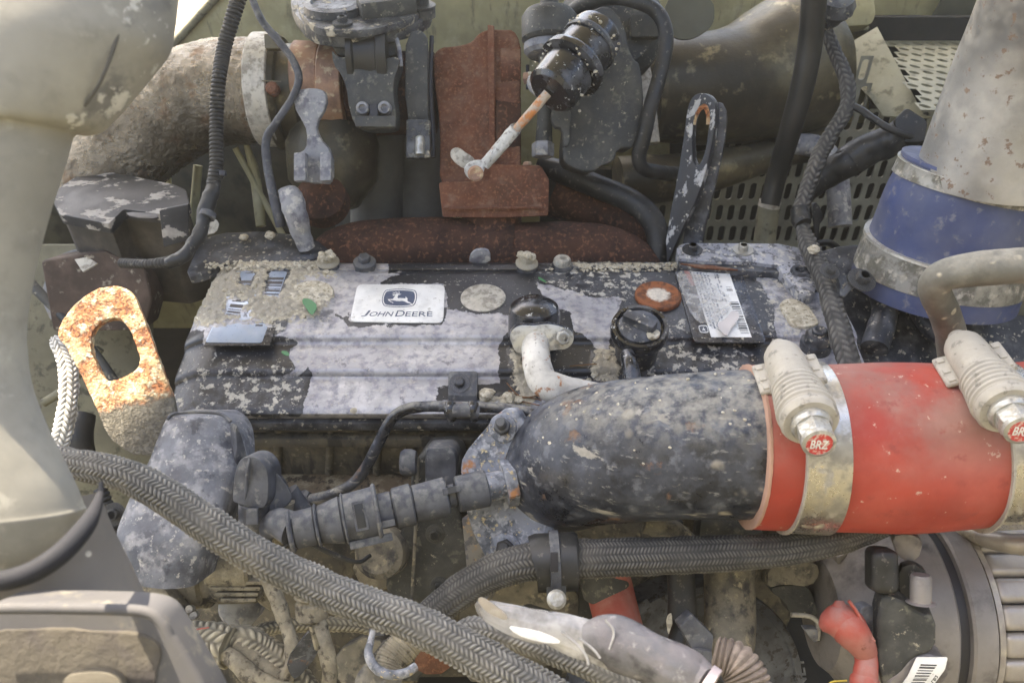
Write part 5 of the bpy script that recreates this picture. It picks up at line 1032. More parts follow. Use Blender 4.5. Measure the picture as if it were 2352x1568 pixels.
# red hose and its two spring clamps
RP = [(1712, 1024, .5945, 184), (1800, 1026, .594, 187), (1950, 1026, .592, 193), (2100, 1026, .588, 192), (2230, 1022, .584, 187), (2352, 1016, .580, 186), (2480, 1008, .576, 186)]
RC = cat([(*D(x, y, d), pm(r, d)) for x, y, d, r in RP], 12)
t = Thing('red_hose', 'thick red silicone hose joining the black elbow pipe at the right', 'hose')
t.part('sleeve', tube3([tuple(c) for c in RC], 110, lambda s, a, r: (.0006 * math.sin(s * 55 + 1) * math.cos(a * 2) + .0005 * noise.noise(Vector((math.cos(a) * 3, math.sin(a) * 3, s * 25))), 0), smooth=2), m['red'])
t.part('frayed_end', tube3([(*(RC[0][:3] - (RC[1][:3] - RC[0][:3]) * .1), RC[0][3] * .985), (*RC[0][:3], RC[0][3] + .0012), (*RC[1][:3], RC[1][3] + .0005)], 110, rough(.0007, 500), smooth=3), M('frayed_hose_edge', (.42, .26, .19), rough=.95, bump=(600, .8, .0008)))
def tclamp(label, f0, f1, p_top, p_bot, letters, lift):
    t = Thing('spring_clamp', label, 'hose clamp', 'spring loaded clamps on the red hose')
    t.part('band', band(RC, f0, f1, .0020, 110), m['clampband'])
    t.part('band_lip', band(RC, f0 - .004, f0 + .003, .0032, 110), m['clampscrew'])
    (x0, y0, d0), (x1, y1, d1) = p_top, p_bot; A, B = D(x0, y0, d0), D(x1, y1, d1); ax = B - A; L = ax.length; ax.normalize()
    k = .515 / FPX; R = lambda r: r * k
    P = [(0, 0), (R(12), 0), (R(22), .001), (R(24), L * .05), (R(23), L * .075), (R(38), L * .085), (R(46), L * .13), (R(49), L * .20), (R(52), L * .48)]
    t.part('screw_housing', lathe(A, ax, P + [(R(50), L * .5)], 44), m['clampscrew'])
    S = []; n = 6
    for i in range(n): f = .48 + .28 * i / n; S += [(R(53 + i * 2), L * f), (R(58 + i * 2), L * (f + .010)), (R(58 + i * 2), L * (f + .026)), (R(53.5 + i * 2), L * (f + .036)), (R(53.5 + i * 2), L * (f + .044))]
    t.part('spring_washers', lathe(A, ax, [(R(40), L * .47)] + S + [(R(62), L * .765), (R(66), L * .78), (R(66), L * .81), (R(60), L * .835), (R(40), L * .835)], 44), m['clampscrew'])
    t.part('collar', lathe(A, ax, [(R(44), L * .82), (R(46), L * .86), (R(40), L * .885), (R(30), L * .885)], 40), m['steel'])
    hx = lathe(A, ax, [(R(40), L * .88), (R(40), L * .965), (R(37), L * .98)], 6); t.part('hex_head', bev(hx, .0008, 2), m['steel'])
    t.part('head_ring', lathe(A, ax, [(R(34), L * .975), (R(37), L * .98), (R(37), L * 1.014), (R(29.5), L * 1.022), (R(29), L * 1.015)], 36), m['steel'])
    t.part('red_head_face', lathe(A, ax, [(R(29), L * 1.0), (R(29), L * 1.019), (0, L * 1.019)], 36), m['redink'])
    # raised letters on the red face
    hub = A + ax * L * 1.0225; up_ = (-ray(*topx(hub))).normalized(); rx = (AX_R - ax * AX_R.dot(ax)).normalized(); ry = -ax.cross(rx)
    if ry.dot(AX_U) < 0: ry = -ry
    bt = textmesh(letters, 1, 1, .02); xs_ = [v.co.x for v in bt.verts]; ys_ = [v.co.y for v in bt.verts]; w_ = max(xs_) - min(xs_); h_ = max(ys_) - min(ys_)
    mapbm(bt, lambda c: hub + rx * ((c.x - min(xs_)) / w_ - .5) * R(38) + ry * ((c.y - min(ys_)) / h_ - .5) * R(24)); t.part('raised_letters', bt, m['white'])
    # saddle plates with rivets hugging the screw
    hosec = Vector(RC[int((f0 + f1) / 2 * (len(RC) - 1))][:3]); outv = ((A + ax * L * .3) - hosec); outv -= ax * outv.dot(ax); outv.normalize(); sd_ = ax.cross(outv)
    for sgn in (1, -1):
        c_ = A + ax * L * .29 + sd_ * sgn * R(60) - outv * R(14)
        s = t.part('saddle', bump_mesh(box(c_, ax, sd_, outv, L * .30, R(40), R(16), .0025, seg=3), .0003, 90), m['clampscrew'])
        for f in (-.10, .02, .11): t.part('rivet', box(c_ + ax * L * f + outv * R(9) + sd_ * sgn * R(4), ax, sd_, outv, L * .055, R(17), R(8), .0012), m['clampscrew'], s)
    t.part('tongue', box(A + ax * L * .52 - sd_ * -R(52) - outv * R(22), ax, sd_, outv, L * .16, R(6), R(14), .0006), m['plug'])
    return t
def fx(x):
    best = min(range(len(RC)), key=lambda i: abs(topx(Vector(RC[i][:3]))[0] - x)); return best / (len(RC) - 1)
tclamp('pale dusty spring clamp at the end of red hose nearest the black elbow', fx(1790), fx(1880), (1786, 792, .585), (1880, 1015, .492), 'BRZ', 0)
tclamp('pale dusty spring clamp cut by the right edge of the photo', fx(2232), fx(2325), (2196, 772, .575), (2345, 985, .487), 'BRZ', 0)
# ================================================================ dusty shield, connectors, lower left castings
t = Thing('pump_shield', 'tapered dusty blue grey shield standing left below the valve cover', 'cover')
sh = [(372, 985), (390, 952), (412, 945), (505, 948), (540, 975), (556, 1010), (566, 1060), (512, 1200), (474, 1250), (456, 1338), (312, 1332), (272, 1250), (268, 1205), (310, 1110), (355, 1010)]
ps = PL(420, 1130, .640, (-.06, -.74, .67))
b = loft([(400, 948, 505, 950, .662), (385, 960, 528, 966, .655), (370, 990, 545, 1000, .648), (345, 1050, 548, 1060, .637), (308, 1120, 535, 1130, .625), (270, 1215, 505, 1205, .610), (275, 1250, 480, 1245, .605), (298, 1310, 462, 1310, .600), (312, 1332, 455, 1340, .598)], .016, .04, 30, .45)
t.part('shell', bump_mesh(b, .0006, 28), m['shield'])
t.part('top_lip', tube([(385, 962, .618, 4), (400, 950, .622, 4), (450, 946, .625, 4), (505, 950, .625, 4), (530, 968, .622, 4)], 10), m['plastic'])
t.part('side_face', plate(chaikin([(540, 965), (560, 1010), (572, 1070), (528, 1190), (500, 1230), (512, 1150), (545, 1050)], 1), PL(540, 1090, .635, (.7, -.6, .3)), .010, .003), m['plastic'])
t = Thing('elbow_connector', 'dusty dark right angle connector cap between the shield and the sensor plug', 'connector')
t.part('cap', bump_mesh(plate(chaikin(q('J', (35, 440), (22, 420), (40, 240), (75, 165), (130, 150), (190, 165), (240, 230), (250, 330), (240, 470), (160, 480)), 2), PL(590, 1110, .600, (-.1, -.8, .6)), .026, .005, seg=3), .0005, 50), m['plastic'])
t.part('cap_ridge', tube([(564, 1150, .603, 4), (568, 1080, .598, 4), (574, 1052, .60, 4)], 10), m['plastic'])
t.part('collar', bump_mesh(plate(chaikin(q('J', (215, 470), (240, 300), (250, 250), (300, 255), (340, 300), (385, 370), (400, 420), (350, 480), (280, 500)), 1), PL(640, 1120, .615, (.3, -.7, .6)), .03, .005, seg=3), .0005, 50), m['plastic'])
t.part('base', tube([(585, 1150, .612, 36), (583, 1195, .618, 34), (580, 1225, .625, 34)], 28, smooth=4), m['plastic'])
t.part('base_latch', box(D(580, 1185, .598), AX_R, AX_U, AX_F, .009, .012, .004, .001), m['plastic'])
t.part('stem', tube([(655, 1150, .625, 22), (650, 1200, .63, 18), (645, 1250, .64, 20)], 22), m['mudcable'])
t.part('side_port', tube([(660, 1130, .635, 26), (690, 1165, .64, 22), (710, 1180, .645, 16)], 20), m['plastic'])
t = Thing('fuel_pump', 'mud coloured finned fuel pump casting under the shield', 'pump')
t.part('barrel', bump_mesh(xl := lathe(D(430, 1330, .675), D(620, 1320, .665) - D(430, 1330, .675), [(.010, 0), (.022, .001), (.024, .003), (.024, .02), (.020, .022), (.020, .03), (.0215, .031), (.0215, .062), (.018, .064), (.018, .072)], 36), .0006, 50), m['casting'])
t.part('solenoid', bump_mesh(lathe(D(480, 1300, .650), AX_R, [(.006, 0), (.016, .001), (.018, .004), (.018, .034), (.016, .036), (.012, .036)], 30), .0006, 60), m['mudcable'])
for k in range(4): t.part('fin', bump_mesh(box(D(545 + k * 4, 1330 + k * 13, .645), AX_R, AX_U, AX_F, .046 - k * .006, .0028, .02, .0006), .0004, 70), m['mudcable'])
t.part('strap', bump_mesh(plate([(300, 1328), (352, 1322), (425, 1410), (392, 1422)], PL(360, 1380, .64, (-.1, -.85, .5)), .012, .002), .0006, 70), m['casting'])
t.part('cap_plate', bump_mesh(plate(chaikin([(395, 1320), (470, 1300), (480, 1370), (430, 1395), (385, 1380)], 1), PL(430, 1350, .655, (0, -.9, .4)), .012, .003), .0006, 70), m['casting'])
for x, y in ((415, 1402), (438, 1398), (448, 1412)): t.part('stud', lathe(D(x, y, .65), (.2, -.5, .8), [(.0035, -.004), (.0035, .006), (.0028, .008), (0, .008)], 10), m['plug'])
t.part('bleed_screw', bump_mesh(lathe(D(548, 1395, .69), -AX_F, [(.018, -.02), (.018, 0), (.014, .004), (.006, .006), (0, .006)], 24), .0008, 60), m['alu'])
t.part('lump', bump_mesh(tube([(590, 1340, .66, 22), (625, 1375, .665, 24), (650, 1390, .67, 14)], 20), .0015, 60), m['mudcable'])
# central castings
t = Thing('front_casting', 'dusty brown black ribbed engine casting below the sensor plug', 'casting')
cs = [(948, 1040), (1050, 1030), (1062, 1085), (1060, 1190), (1085, 1260), (1080, 1330), (1010, 1380), (985, 1568), (880, 1568), (900, 1400), (880, 1330), (905, 1260), (935, 1180)]
b = plate(chaikin(cs, 1), PL(990, 1250, .70, (-.05, -.85, .52)), .05, .005, seg=3); t.part('rib_block', bump_mesh(b, .0010, 35), m['castdark'])
t.part('cap_block', bump_mesh(plate(chaikin([(975, 1036), (988, 1028), (1042, 1030), (1050, 1060), (1046, 1140), (975, 1140)], 1), PL(1010, 1080, .675, (-.05, -.85, .52)), .03, .003), .0008, 60), m['plastic'])
t.part('plug', lathe(D(945, 1062, .68), -AX_R, [(.010, -.004), (.0115, 0), (.0115, .006), (.0095, .009), (0, .009)], 20), m['plastic'])
t.part('seam_rib', tube([(960, 1050, .688, 4), (955, 1200, .69, 4), (945, 1390, .70, 4)], 8), m['casting'])
t.part('mud_web', bump_mesh(plate(chaikin([(800, 1290), (900, 1230), (960, 1200), (930, 1300), (890, 1360), (830, 1350)], 1), PL(880, 1290, .72, (-.2, -.7, .7)), .03, .006, seg=3), .003, 35), m['mudcable'])
t.part('boss', bump_mesh(lathe(D(870, 1270, .69), (-.2, -.6, .7), [(.022, -.02), (.022, 0), (.017, .004), (0, .004)], 28), .001, 60), m['casting'])
t.part('skirt', bump_mesh(plate(chaikin([(560, 1180), (950, 1160), (960, 1568), (380, 1568), (420, 1380)], 0), PL(700, 1400, .76, (0, -.9, .42)), .03, .004), .002, 25), m['block'])
t.part('foot', bump_mesh(plate(chaikin([(760, 1500), (860, 1450), (910, 1520), (860, 1580), (770, 1580)], 1), PL(830, 1520, .72, (-.2, -.7, .7)), .03, .004), .002, 40), m['casting'])
t.part('foot', bump_mesh(plate(chaikin([(1060, 1330), (1200, 1310), (1330, 1330), (1330, 1480), (1200, 1568), (1040, 1568)], 1), PL(1200, 1450, .74, (0, -.8, .6)), .03, .004), .002, 30), m['casting'])
t.part('rust_patch', bump_mesh(plate(chaikin([(950, 1510), (975, 1480), (1045, 1500), (1030, 1545), (960, 1550)], 1), PL(1000, 1520, .70, (0, -.8, .6)), .006, .001), .0008, 60), m['rust'])
for x, y in ((1000, 1225), (1010, 1345), (930, 1440)): bolt(t, D(x, y, .672), (-.05, -.85, .52), pm(13, .68), m['castdark'], 'flange')
t = Thing('bracket_leg', 'rust edged grey bracket leg running down from the elbow flange', 'bracket')
t.part('leg', bump_mesh(plate([(1060, 1190), (1108, 1190), (1135, 1300), (1120, 1390), (1075, 1350)], PL(1090, 1280, .675, (-.3, -.8, .5)), .02, .002), .0008, 60), M('rust_edged_bracket', (.20, .19, .17), [n_((.36, .24, .12), .35, 70, .05, rough=.95), n_((.10, .10, .11), .3, 100, .05)], rough=.75))
t.part('fillet', bump_mesh(tube([(1180, 1205, .655, 20), (1225, 1240, .66, 20), (1258, 1300, .67, 20), (1262, 1350, .68, 18)], 22), .0012, 50), M('yellow_dusted_casting', (.20, .17, .10), [n_((.32, .28, .17), .5, 40, .12)], rough=.8))
# under the elbow
t = Thing('water_pump_casting', 'shaded dusty casting with webs underneath the black elbow pipe', 'casting')
t.part('body', bump_mesh(plate(chaikin([(1240, 1190), (1500, 1180), (1560, 1260), (1480, 1340), (1420, 1400), (1240, 1400), (1160, 1330)], 1), PL(1350, 1280, .755, (.1, -.7, .7)), .05, .006, seg=3), .003, 30), m['casting'])
t.part('web', bump_mesh(plate(chaikin([(1180, 1390), (1300, 1345), (1400, 1350), (1420, 1420), (1320, 1470), (1200, 1430)], 1), PL(1300, 1400, .74, (.1, -.6, .8)), .03, .004, seg=3), .002, 40), m['castdark'])
t.part('lug', bump_mesh(tube([(1480, 1200, .66, 24), (1540, 1220, .66, 30), (1580, 1250, .67, 26)], 22), .002, 40), m['casting'])
t = Thing('pink_hose', 'short faded red hose in shade below the second braided hose', 'hose')
t.part('hose_wall', tube([(1392, 1310, .70, 52), (1400, 1350, .70, 54), (1412, 1400, .69, 54), (1425, 1450, .685, 54), (1440, 1510, .68, 54)], 40, smooth=8), m['redold'])
t.part('cuff', tube([(1378, 1280, .70, 50), (1385, 1320, .70, 55), (1396, 1358, .698, 57), (1398, 1368, .698, 52)], 40), m['castdark'])
t = Thing('grey_drain_pipe', 'wide grimy grey vertical pipe end below the braided hose', 'pipe')
t.part('pipe_wall', tube([(1672, 1190, .70, 54), (1674, 1290, .69, 56), (1676, 1380, .68, 57), (1676, 1450, .67, 57), (1676, 1480, .665, 56), (1674, 1510, .66, 44)], 44, rough(.0012, 30), smooth=8), m['casting'])
t.part('top_bend', tube([(1600, 1215, .68, 40), (1660, 1225, .68, 48), (1720, 1240, .69, 46)], 30), m['castdark'])
t = Thing('black_conduit', 'black split conduit with a square strap hanging below the braided hose', 'conduit')
t.part('corrugation', tube([(1546, 1195, .68, 20), (1552, 1235, .68, 20)], 20, corr(.005, .002), step=.0006), m['rubber'])
t.part('sheath', tube([(1562, 1300, .67, 31), (1566, 1360, .665, 32), (1568, 1420, .66, 35)], 32, smooth=6), m['rubber'])
t.part('inner_lead', tube([(1566, 1400, .67, 24), (1562, 1440, .66, 23), (1550, 1490, .65, 20)], 24), m['rubber_clean'])
t.part('torn_edge', bump_mesh(plate(chaikin([(1532, 1410), (1545, 1406), (1542, 1440), (1535, 1462), (1530, 1430)], 1), PL(1535, 1430, .64, (-.3, -.8, .5)), .0015, .0002), .001, 80), m['plug'])
t.part('strap', bump_mesh(plate(roundcorner([(1560, 1440), (1590, 1412), (1640, 1460), (1636, 1500), (1600, 1506)], 5), PL(1600, 1460, .60, (.1, -.8, .6)), .014, .002), .0004, 60), m['plastic'])
t.part('strap_tail', bump_mesh(plate([(1594, 1490), (1636, 1495), (1640, 1600), (1598, 1600)], PL(1615, 1530, .598, (.1, -.8, .6)), .006, .001), .0004, 60), m['plastic'])
# ================================================================ braided hoses
t = Thing('front_braided_hose', 'long grey braided hose sweeping diagonally across the foreground', 'hose')
t.part('sleeve', tube([(110, 1050, .50, 28), (170, 1065, .495, 34), (240, 1078, .49, 36), (320, 1105, .485, 38), (400, 1152, .48, 40), (500, 1220, .475, 41), (600, 1280, .475, 41), (720, 1340, .475, 41), (840, 1390, .47, 42), (940, 1425, .465, 43), (1040, 1475, .46, 44), (1140, 1530, .455, 46), (1260, 1600, .45, 48), (1340, 1650, .445, 48)], 136, braid(15, .0031, .0012), step=.0005, smooth=8), m['braid'])
t = Thing('second_braided_hose', 'dark braided hose passing under the elbow pipe through a rubber clamp', 'hose')
t.part('sleeve', tube([(880, 1520, .63, 30), (960, 1440, .62, 34), (1040, 1370, .61, 38), (1120, 1320, .605, 40), (1200, 1292, .60, 42), (1290, 1285, .60, 44), (1400, 1280, .60, 43), (1520, 1276, .60, 42), (1660, 1270, .60, 40), (1780, 1264, .60, 37), (1880, 1250, .60, 33), (1960, 1232, .605, 28), (2040, 1205, .61, 22)], 120, braid(15, .0027, .0010), step=.0005, smooth=8), m['braid_dark'])
t = Thing('rubber_p_clamp', 'black rubber lined clamp gripping the second braided hose', 'clamp')
t.part('liner', tube([(1228, 1293, .60, 62), (1232, 1292, .60, 66), (1322, 1288, .60, 66), (1326, 1288, .60, 62)], 60, sharp=True), m['rubber'])
t.part('strap', tube([(1262, 1291, .60, 66), (1263, 1291, .60, 72), (1284, 1290, .60, 72), (1285, 1290, .60, 66)], 60, sharp=True), m['plastic'])
t.part('strap_slot', box(D(1273, 1290, .5755), AX_R, AX_U, AX_F, .0055, .014, .002, .0006), m['ink'])
t.part('foot', bump_mesh(plate(roundcorner([(1255, 1332), (1300, 1332), (1300, 1378), (1278, 1386), (1256, 1378)], 6), PL(1278, 1355, .583, (0, -.8, .6)), .012, .002), .0003, 60), m['castdark'])
t.part('bolt_head', lathe(D(1278, 1376, .578), (0, -.5, .85), [(.007, 0), (.007, .004), (.005, .006), (0, .006)], 18), m['steel'])
t = Thing('third_braided_hose', 'braided hose running beside the foreground hose under the plastic wrap', 'hose')
t.part('sleeve', tube([(1040, 1445, .52, 12), (1090, 1440, .52, 24), (1160, 1455, .515, 28), (1260, 1490, .51, 30), (1360, 1530, .505, 32), (1460, 1575, .50, 33), (1560, 1620, .50, 33)], 84, braid(10, .0033, .0010), step=.0006, smooth=8), m['braid'])
t = Thing('flexible_steel_hose', 'sunlit pale braided hose glowing behind the big grey duct at the left', 'hose')
t.part('sleeve', tube([(128, 780, .70, 13), (140, 800, .695, 17), (155, 840, .69, 20), (158, 880, .685, 20), (155, 930, .68, 20), (146, 985, .675, 20), (132, 1030, .67, 20), (118, 1075, .66, 20)], 60, braid(9, .0048, .0014), step=.0006, smooth=8), m['braid_steel'])
t = Thing('tan_braided_loom', 'thick muddy braided wiring sleeve at the lower left splitting into cables', 'wiring loom')
t.part('sleeve', tube([(370, 1462, .63, 42), (430, 1470, .62, 44), (490, 1478, .615, 46), (530, 1488, .61, 44)], 90, braid(9, .0062, .0020), step=.0007, smooth=8), m['braid_tan'])
t.part('branch', tube([(500, 1480, .625, 38), (560, 1475, .62, 38), (610, 1500, .62, 36), (670, 1550, .615, 34), (710, 1600, .61, 34)], 70, braid(8, .0044, .0014), step=.0008, smooth=8), m['braid_tan'])
t.part('branch', tube([(520, 1500, .605, 20), (545, 1520, .60, 22), (575, 1550, .595, 22), (620, 1575, .59, 20), (680, 1590, .585, 18)], 36, rough(.0016, 60), smooth=8), m['mudcable'])
t.part('branch', tube([(540, 1480, .61, 18), (580, 1510, .61, 20), (640, 1560, .605, 20)], 30, rough(.0012, 60), smooth=8), m['mudcable'])
t.part('red_thread', tube([(405, 1448, .596, 1.5), (440, 1446, .594, 1.5), (480, 1440, .594, 1.5)], 8), m['redold'])
t = Thing('lowest_braided_hose', 'braided hose corner showing beside the bottom left bracket', 'hose')
t.part('sleeve', tube([(420, 1500, .56, 16), (460, 1545, .55, 18), (520, 1600, .54, 20)], 60, braid(8, .0045, .0013), step=.0007), m['braid'])
t = Thing('slim_tan_hose', 'slim tan braided hose arcing behind the two dangling cables', 'hose')
t.part('sleeve', tube([(575, 1462, .67, 9), (600, 1448, .67, 14), (660, 1436, .67, 16), (740, 1432, .67, 16), (820, 1436, .67, 15), (870, 1450, .67, 12)], 60, braid(7, .0040, .0012), step=.0007), m['braid_tan'])
t = Thing('dangling_cable', 'mud caked cable dropping from under the braided hose, left of its twin', 'cable', 'mud caked dangling cables')
t.part('cable_sheath', tube([(600, 1300, .62, 18), (625, 1350, .62, 18), (645, 1400, .615, 16), (662, 1450, .61, 16), (672, 1490, .605, 17), (664, 1530, .60, 13), (655, 1560, .60, 20), (650, 1600, .60, 18)], 24, rough(.0016, 70), smooth=8), m['mudcable'])
t = Thing('dangling_cable', 'mud caked cable with a round connector at its top, right of its twin', 'cable', 'mud caked dangling cables')
t.part('cable_sheath', tube([(722, 1390, .62, 16), (735, 1440, .615, 17), (748, 1490, .61, 18), (758, 1540, .605, 18), (750, 1600, .60, 18)], 24, rough(.0012, 70), smooth=8), m['mudcable'])
t.part('connector', bump_mesh(lathe(D(716, 1352, .62), -AX_U, [(.006, 0), (.013, .001), (.014, .006), (.0115, .008), (.0115, .010), (.0125, .011), (.0125, .022), (.010, .024), (.006, .024)], 30), .0006, 70), m['mudcable'])
t = Thing('steel_strip', 'bent dark steel strip leaning across the dangling cables at the bottom', 'strip')
t.part('strip', bump_mesh(plate(chaikin([(655, 1518), (690, 1470), (715, 1445), (725, 1480), (732, 1490), (715, 1525), (680, 1562), (665, 1550)], 1), PL(690, 1500, .585, (.3, -.8, .5)), .003, .0006), .0012, 40), m['elbow'])
t.part('folded_edge', plate([(715, 1440), (722, 1443), (737, 1490), (728, 1494)], PL(725, 1465, .583, (.8, -.5, .3)), .003, .0004), m['mudcable'])
t = Thing('clamped_sleeve', 'short brown ribbed sleeve held by a bent metal clamp at the bottom', 'hose')
t.part('sleeve', tube([(965, 1440, .56, 34), (935, 1475, .555, 36), (905, 1510, .55, 38), (890, 1545, .545, 38)], 50, corr(.0018, .0008), step=.0004, smooth=6), m['mudcable'])
t.part('clamp_strip', tube([(862, 1425, .545, 5), (852, 1470, .54, 8), (846, 1500, .535, 10), (860, 1530, .53, 11), (890, 1548, .525, 11), (930, 1545, .525, 11), (955, 1530, .53, 10)], 18), m['flange'])
t.part('clamp_skirt', tube([(850, 1520, .54, 10), (855, 1570, .54, 44), (900, 1600, .54, 52)], 30), m['casting'])
t.part('threaded_stud', tube([(822, 1422, .60, 12), (850, 1420, .60, 13)], 20, corr(.002, .0008), step=.0003), m['steel'])
t.part('nut_block', bump_mesh(box(D(868, 1420, .60), AX_R, AX_U, AX_F, .012, .022, .014, .002), .0004, 60), m['plastic'])
# plastic wrapped connector
t = Thing('taped_connector', 'grey wrapped connector with torn cloudy plastic and a white tag at the bottom centre', 'connector')
b = tube([(1350, 1470, .445, 40), (1400, 1470, .44, 58), (1450, 1490, .435, 62), (1510, 1520, .43, 62), (1560, 1545, .425, 60), (1590, 1560, .425, 58), (1620, 1580, .42, 52)], 60, lambda s, a, r: (.0008 * math.sin(s * 170 + 2 * math.sin(a * 2)) + .0006 * noise.noise(Vector((math.cos(a) * 4, math.sin(a) * 4, s * 60))), 0), step=.002, smooth=8, flat=.8)
t.part('wrapped_body', b, m['wraptape'])
b = tube([(1096, 1382, .452, 7), (1112, 1396, .452, 20), (1150, 1415, .45, 30), (1210, 1432, .448, 37), (1270, 1445, .446, 40), (1330, 1465, .445, 42), (1390, 1480, .442, 48), (1430, 1495, .44, 50)], 56, lambda s, a, r: (.0011 * math.sin(s * 120 + 3 * math.sin(a)) * (s > .04) + .0008 * noise.noise(Vector((math.cos(a) * 3, math.sin(a) * 3, s * 50))), 0), step=.002, smooth=8, flat=.5)
t.part('plastic_wrap', b, m['tape'])
t.part('white_tag', bump_mesh(plate(chaikin([(1165, 1436), (1200, 1442), (1250, 1452), (1290, 1470), (1282, 1480), (1235, 1472), (1185, 1456)], 1), PL(1230, 1455, .430, (-.1, -.7, .7)), .0006, .0001), .0008, 30), m['white'])
t.part('brown_tip', bump_mesh(plate(chaikin([(1094, 1376), (1108, 1370), (1130, 1384), (1160, 1408), (1166, 1424), (1140, 1416), (1112, 1402)], 1), PL(1130, 1396, .438, (-.1, -.7, .7)), .0015, .0004), .0008, 40), M('brown_plastic_film', (.30, .265, .21), [n_((.42, .38, .32), .4, 60, .1)], rough=.4, alpha=.9))
for P in ([(1290, 1450), (1325, 1480), (1345, 1505), (1352, 1525)], [(1330, 1465), (1362, 1490), (1378, 1510)], [(1390, 1422), (1410, 1450), (1400, 1490)]):
    t.part('wrap_fold', tube([(x, y, .428, 3.2) for x, y in P], 10), m['tape'])
t.part('end_ring', tube([(1612, 1575, .422, 56), (1630, 1588, .42, 56)], 50), M('pinkish_collar', (.42, .36, .36), rough=.6))
t = Thing('ribbed_dark_hose', 'brown wrinkled hose curving out below the taped connector', 'hose')
t.part('hose_wall', tube([(1640, 1500, .50, 36), (1690, 1520, .495, 44), (1720, 1570, .49, 48), (1730, 1620, .485, 50)], 50, corr(.0032, .0022), step=.0006, smooth=8), M('wrinkled_brown_cover', (.13, .105, .085), [n_((.26, .215, .18), .5, 60, .1)], rough=.85))
# ================================================================ pulley, boot, alternator
t = Thing('round_cover', 'blue black round cover with raised lettering beside the grey drain pipe', 'cover')
fc = D(1590, 1620, .73); fn_ = fn((.25, -.80, .55)); Rf = pm(292, .72)
t.part('disc', lathe(fc, fn_, [(Rf, -.03), (Rf, 0), (Rf * .985, .003), (Rf * .93, .003), (Rf * .92, .001), (Rf * .80, .001), (Rf * .6, .004), (0, .004)], 96), m['fan'])
t.part('hub', lathe(fc, fn_, [(Rf * .3, 0), (Rf * .3, .01), (0, .01)], 48), m['rubber'])
for an in (55, 72, 20): 
    u_, s1, s2 = frame(fn_); t.part('rim_lug', box(fc + (s1 * math.cos(math.radians(an)) + s2 * math.sin(math.radians(an))) * Rf * .99, s1 * math.cos(math.radians(an)) + s2 * math.sin(math.radians(an)), fn_.cross(s1 * math.cos(math.radians(an)) + s2 * math.sin(math.radians(an))), fn_, .010, .016, .008, .001), m['fan'])
pq = [hit(x, y, (fc + fn_ * .0016, fn_)) for x, y in q('L', (655, 1660), (600, 1300), (690, 1300), (745, 1660))]
bt = textmesh('ONLY', 1, 1, .012); xa = min(v.co.x for v in bt.verts); xb = max(v.co.x for v in bt.verts); yb = max(v.co.y for v in bt.verts); ya = min(v.co.y for v in bt.verts)
Qr = [pq[3], pq[2], pq[1], pq[0]]
g = bmesh.ops.extrude_face_region(bt, geom=bt.faces[:])
mapbm(bt, lambda c: bilin(Qr, (c.x - xa) / (xb - xa), (c.y - ya) / (yb - ya)))
for v in [v for v in g['geom'] if isinstance(v, bmesh.types.BMVert)]: v.co += fn_ * .0008
t.part('raised_letters', bt, M('raised_navy_letters', (.075, .085, .11), [n_((.16, .17, .20), .5, 60, .1)], rough=.5))
t = Thing('belt_tensioner', 'shaded grey tensioner arm and bright curved bracket left of the red boot', 'tensioner')
t.part('arm', bump_mesh(plate(chaikin(q('L', (430, 800), (520, 770), (700, 770), (760, 820), (810, 990), (780, 1010), (600, 1000), (560, 900)), 1), PL(1820, 1370, .69, (0, -.8, .6)), .02, .003), .0008, 50), m['castdark'])
t.part('bright_bracket', tube([(*q('L', (x, y))[0], .675, 5.5) for x, y in ((600, 990), (690, 995), (760, 1010), (800, 1050), (805, 1120), (800, 1180))], 14), m['plug'])
t.part('white_block', bump_mesh(plate(roundcorner(q('L', (700, 1100), (800, 1100), (805, 1180), (780, 1200), (740, 1160)), 4), PL(1860, 1455, .672, (0, -.8, .6)), .01, .001), .0004, 60), m['alu'])
t.part('upper_pad', bump_mesh(plate(chaikin(q('L', (430, 640), (560, 590), (800, 600), (830, 690), (760, 790), (560, 760), (420, 800)), 1), PL(1830, 1325, .68, (0, -.7, .7)), .02, .003), .001, 50), m['casting'])
t.part('post', bump_mesh(plate(q('L', (940, 560), (1130, 480), (1170, 880), (1000, 900)), PL(1950, 1330, .67, (0, -.85, .5)), .02, .003), .0008, 60), m['alt'])
for k in range(5): t.part('belt_rib', tube([(*q('L', (870, 640 + k * 55))[0], .70, 3), (*q('L', (975, 650 + k * 55))[0], .70, 3)], 8), m['rubber'])
t = Thing('terminal_boot', 'dusty red rubber terminal boot bending down at the lower right', 'rubber boot')
t.part('hood', bump_mesh(tube([(1928, 1378, .60, 10), (1930, 1400, .598, 22), (1938, 1425, .596, 38), (1955, 1450, .594, 40), (1975, 1475, .595, 34), (1990, 1500, .598, 26)], 36, smooth=8), .0010, 40), m['boot'])
t.part('flare', bump_mesh(tube([(1885, 1440, .602, 10), (1905, 1432, .60, 32), (1935, 1430, .598, 44), (1965, 1450, .598, 36)], 36, smooth=8), .0010, 40), m['boot'])
t.part('neck', bump_mesh(tube([(1985, 1490, .598, 26), (1990, 1520, .595, 25), (1988, 1550, .59, 27), (1985, 1600, .585, 30)], 30), .0006, 40), m['boot'])
t.part('roll', tube([(1990, 1553, .59, 27), (1988, 1562, .59, 33), (1985, 1572, .588, 33), (1984, 1580, .587, 28)], 36), m['boot'])
t.part('white_washer', bump_mesh(plate(chaikin(q('L', (1110, 950), (1200, 910), (1245, 960), (1262, 1080), (1250, 1170), (1180, 1130), (1130, 1040)), 1), PL(1995, 1430, .61, (.2, -.8, .6)), .01, .002), .0004, 60), m['alu'])
t.part('lip', tube([(*q('L', (x, y))[0], .588, 4) for x, y in ((1035, 885), (1090, 960), (1150, 1070), (1225, 1190))], 10), m['boot'])
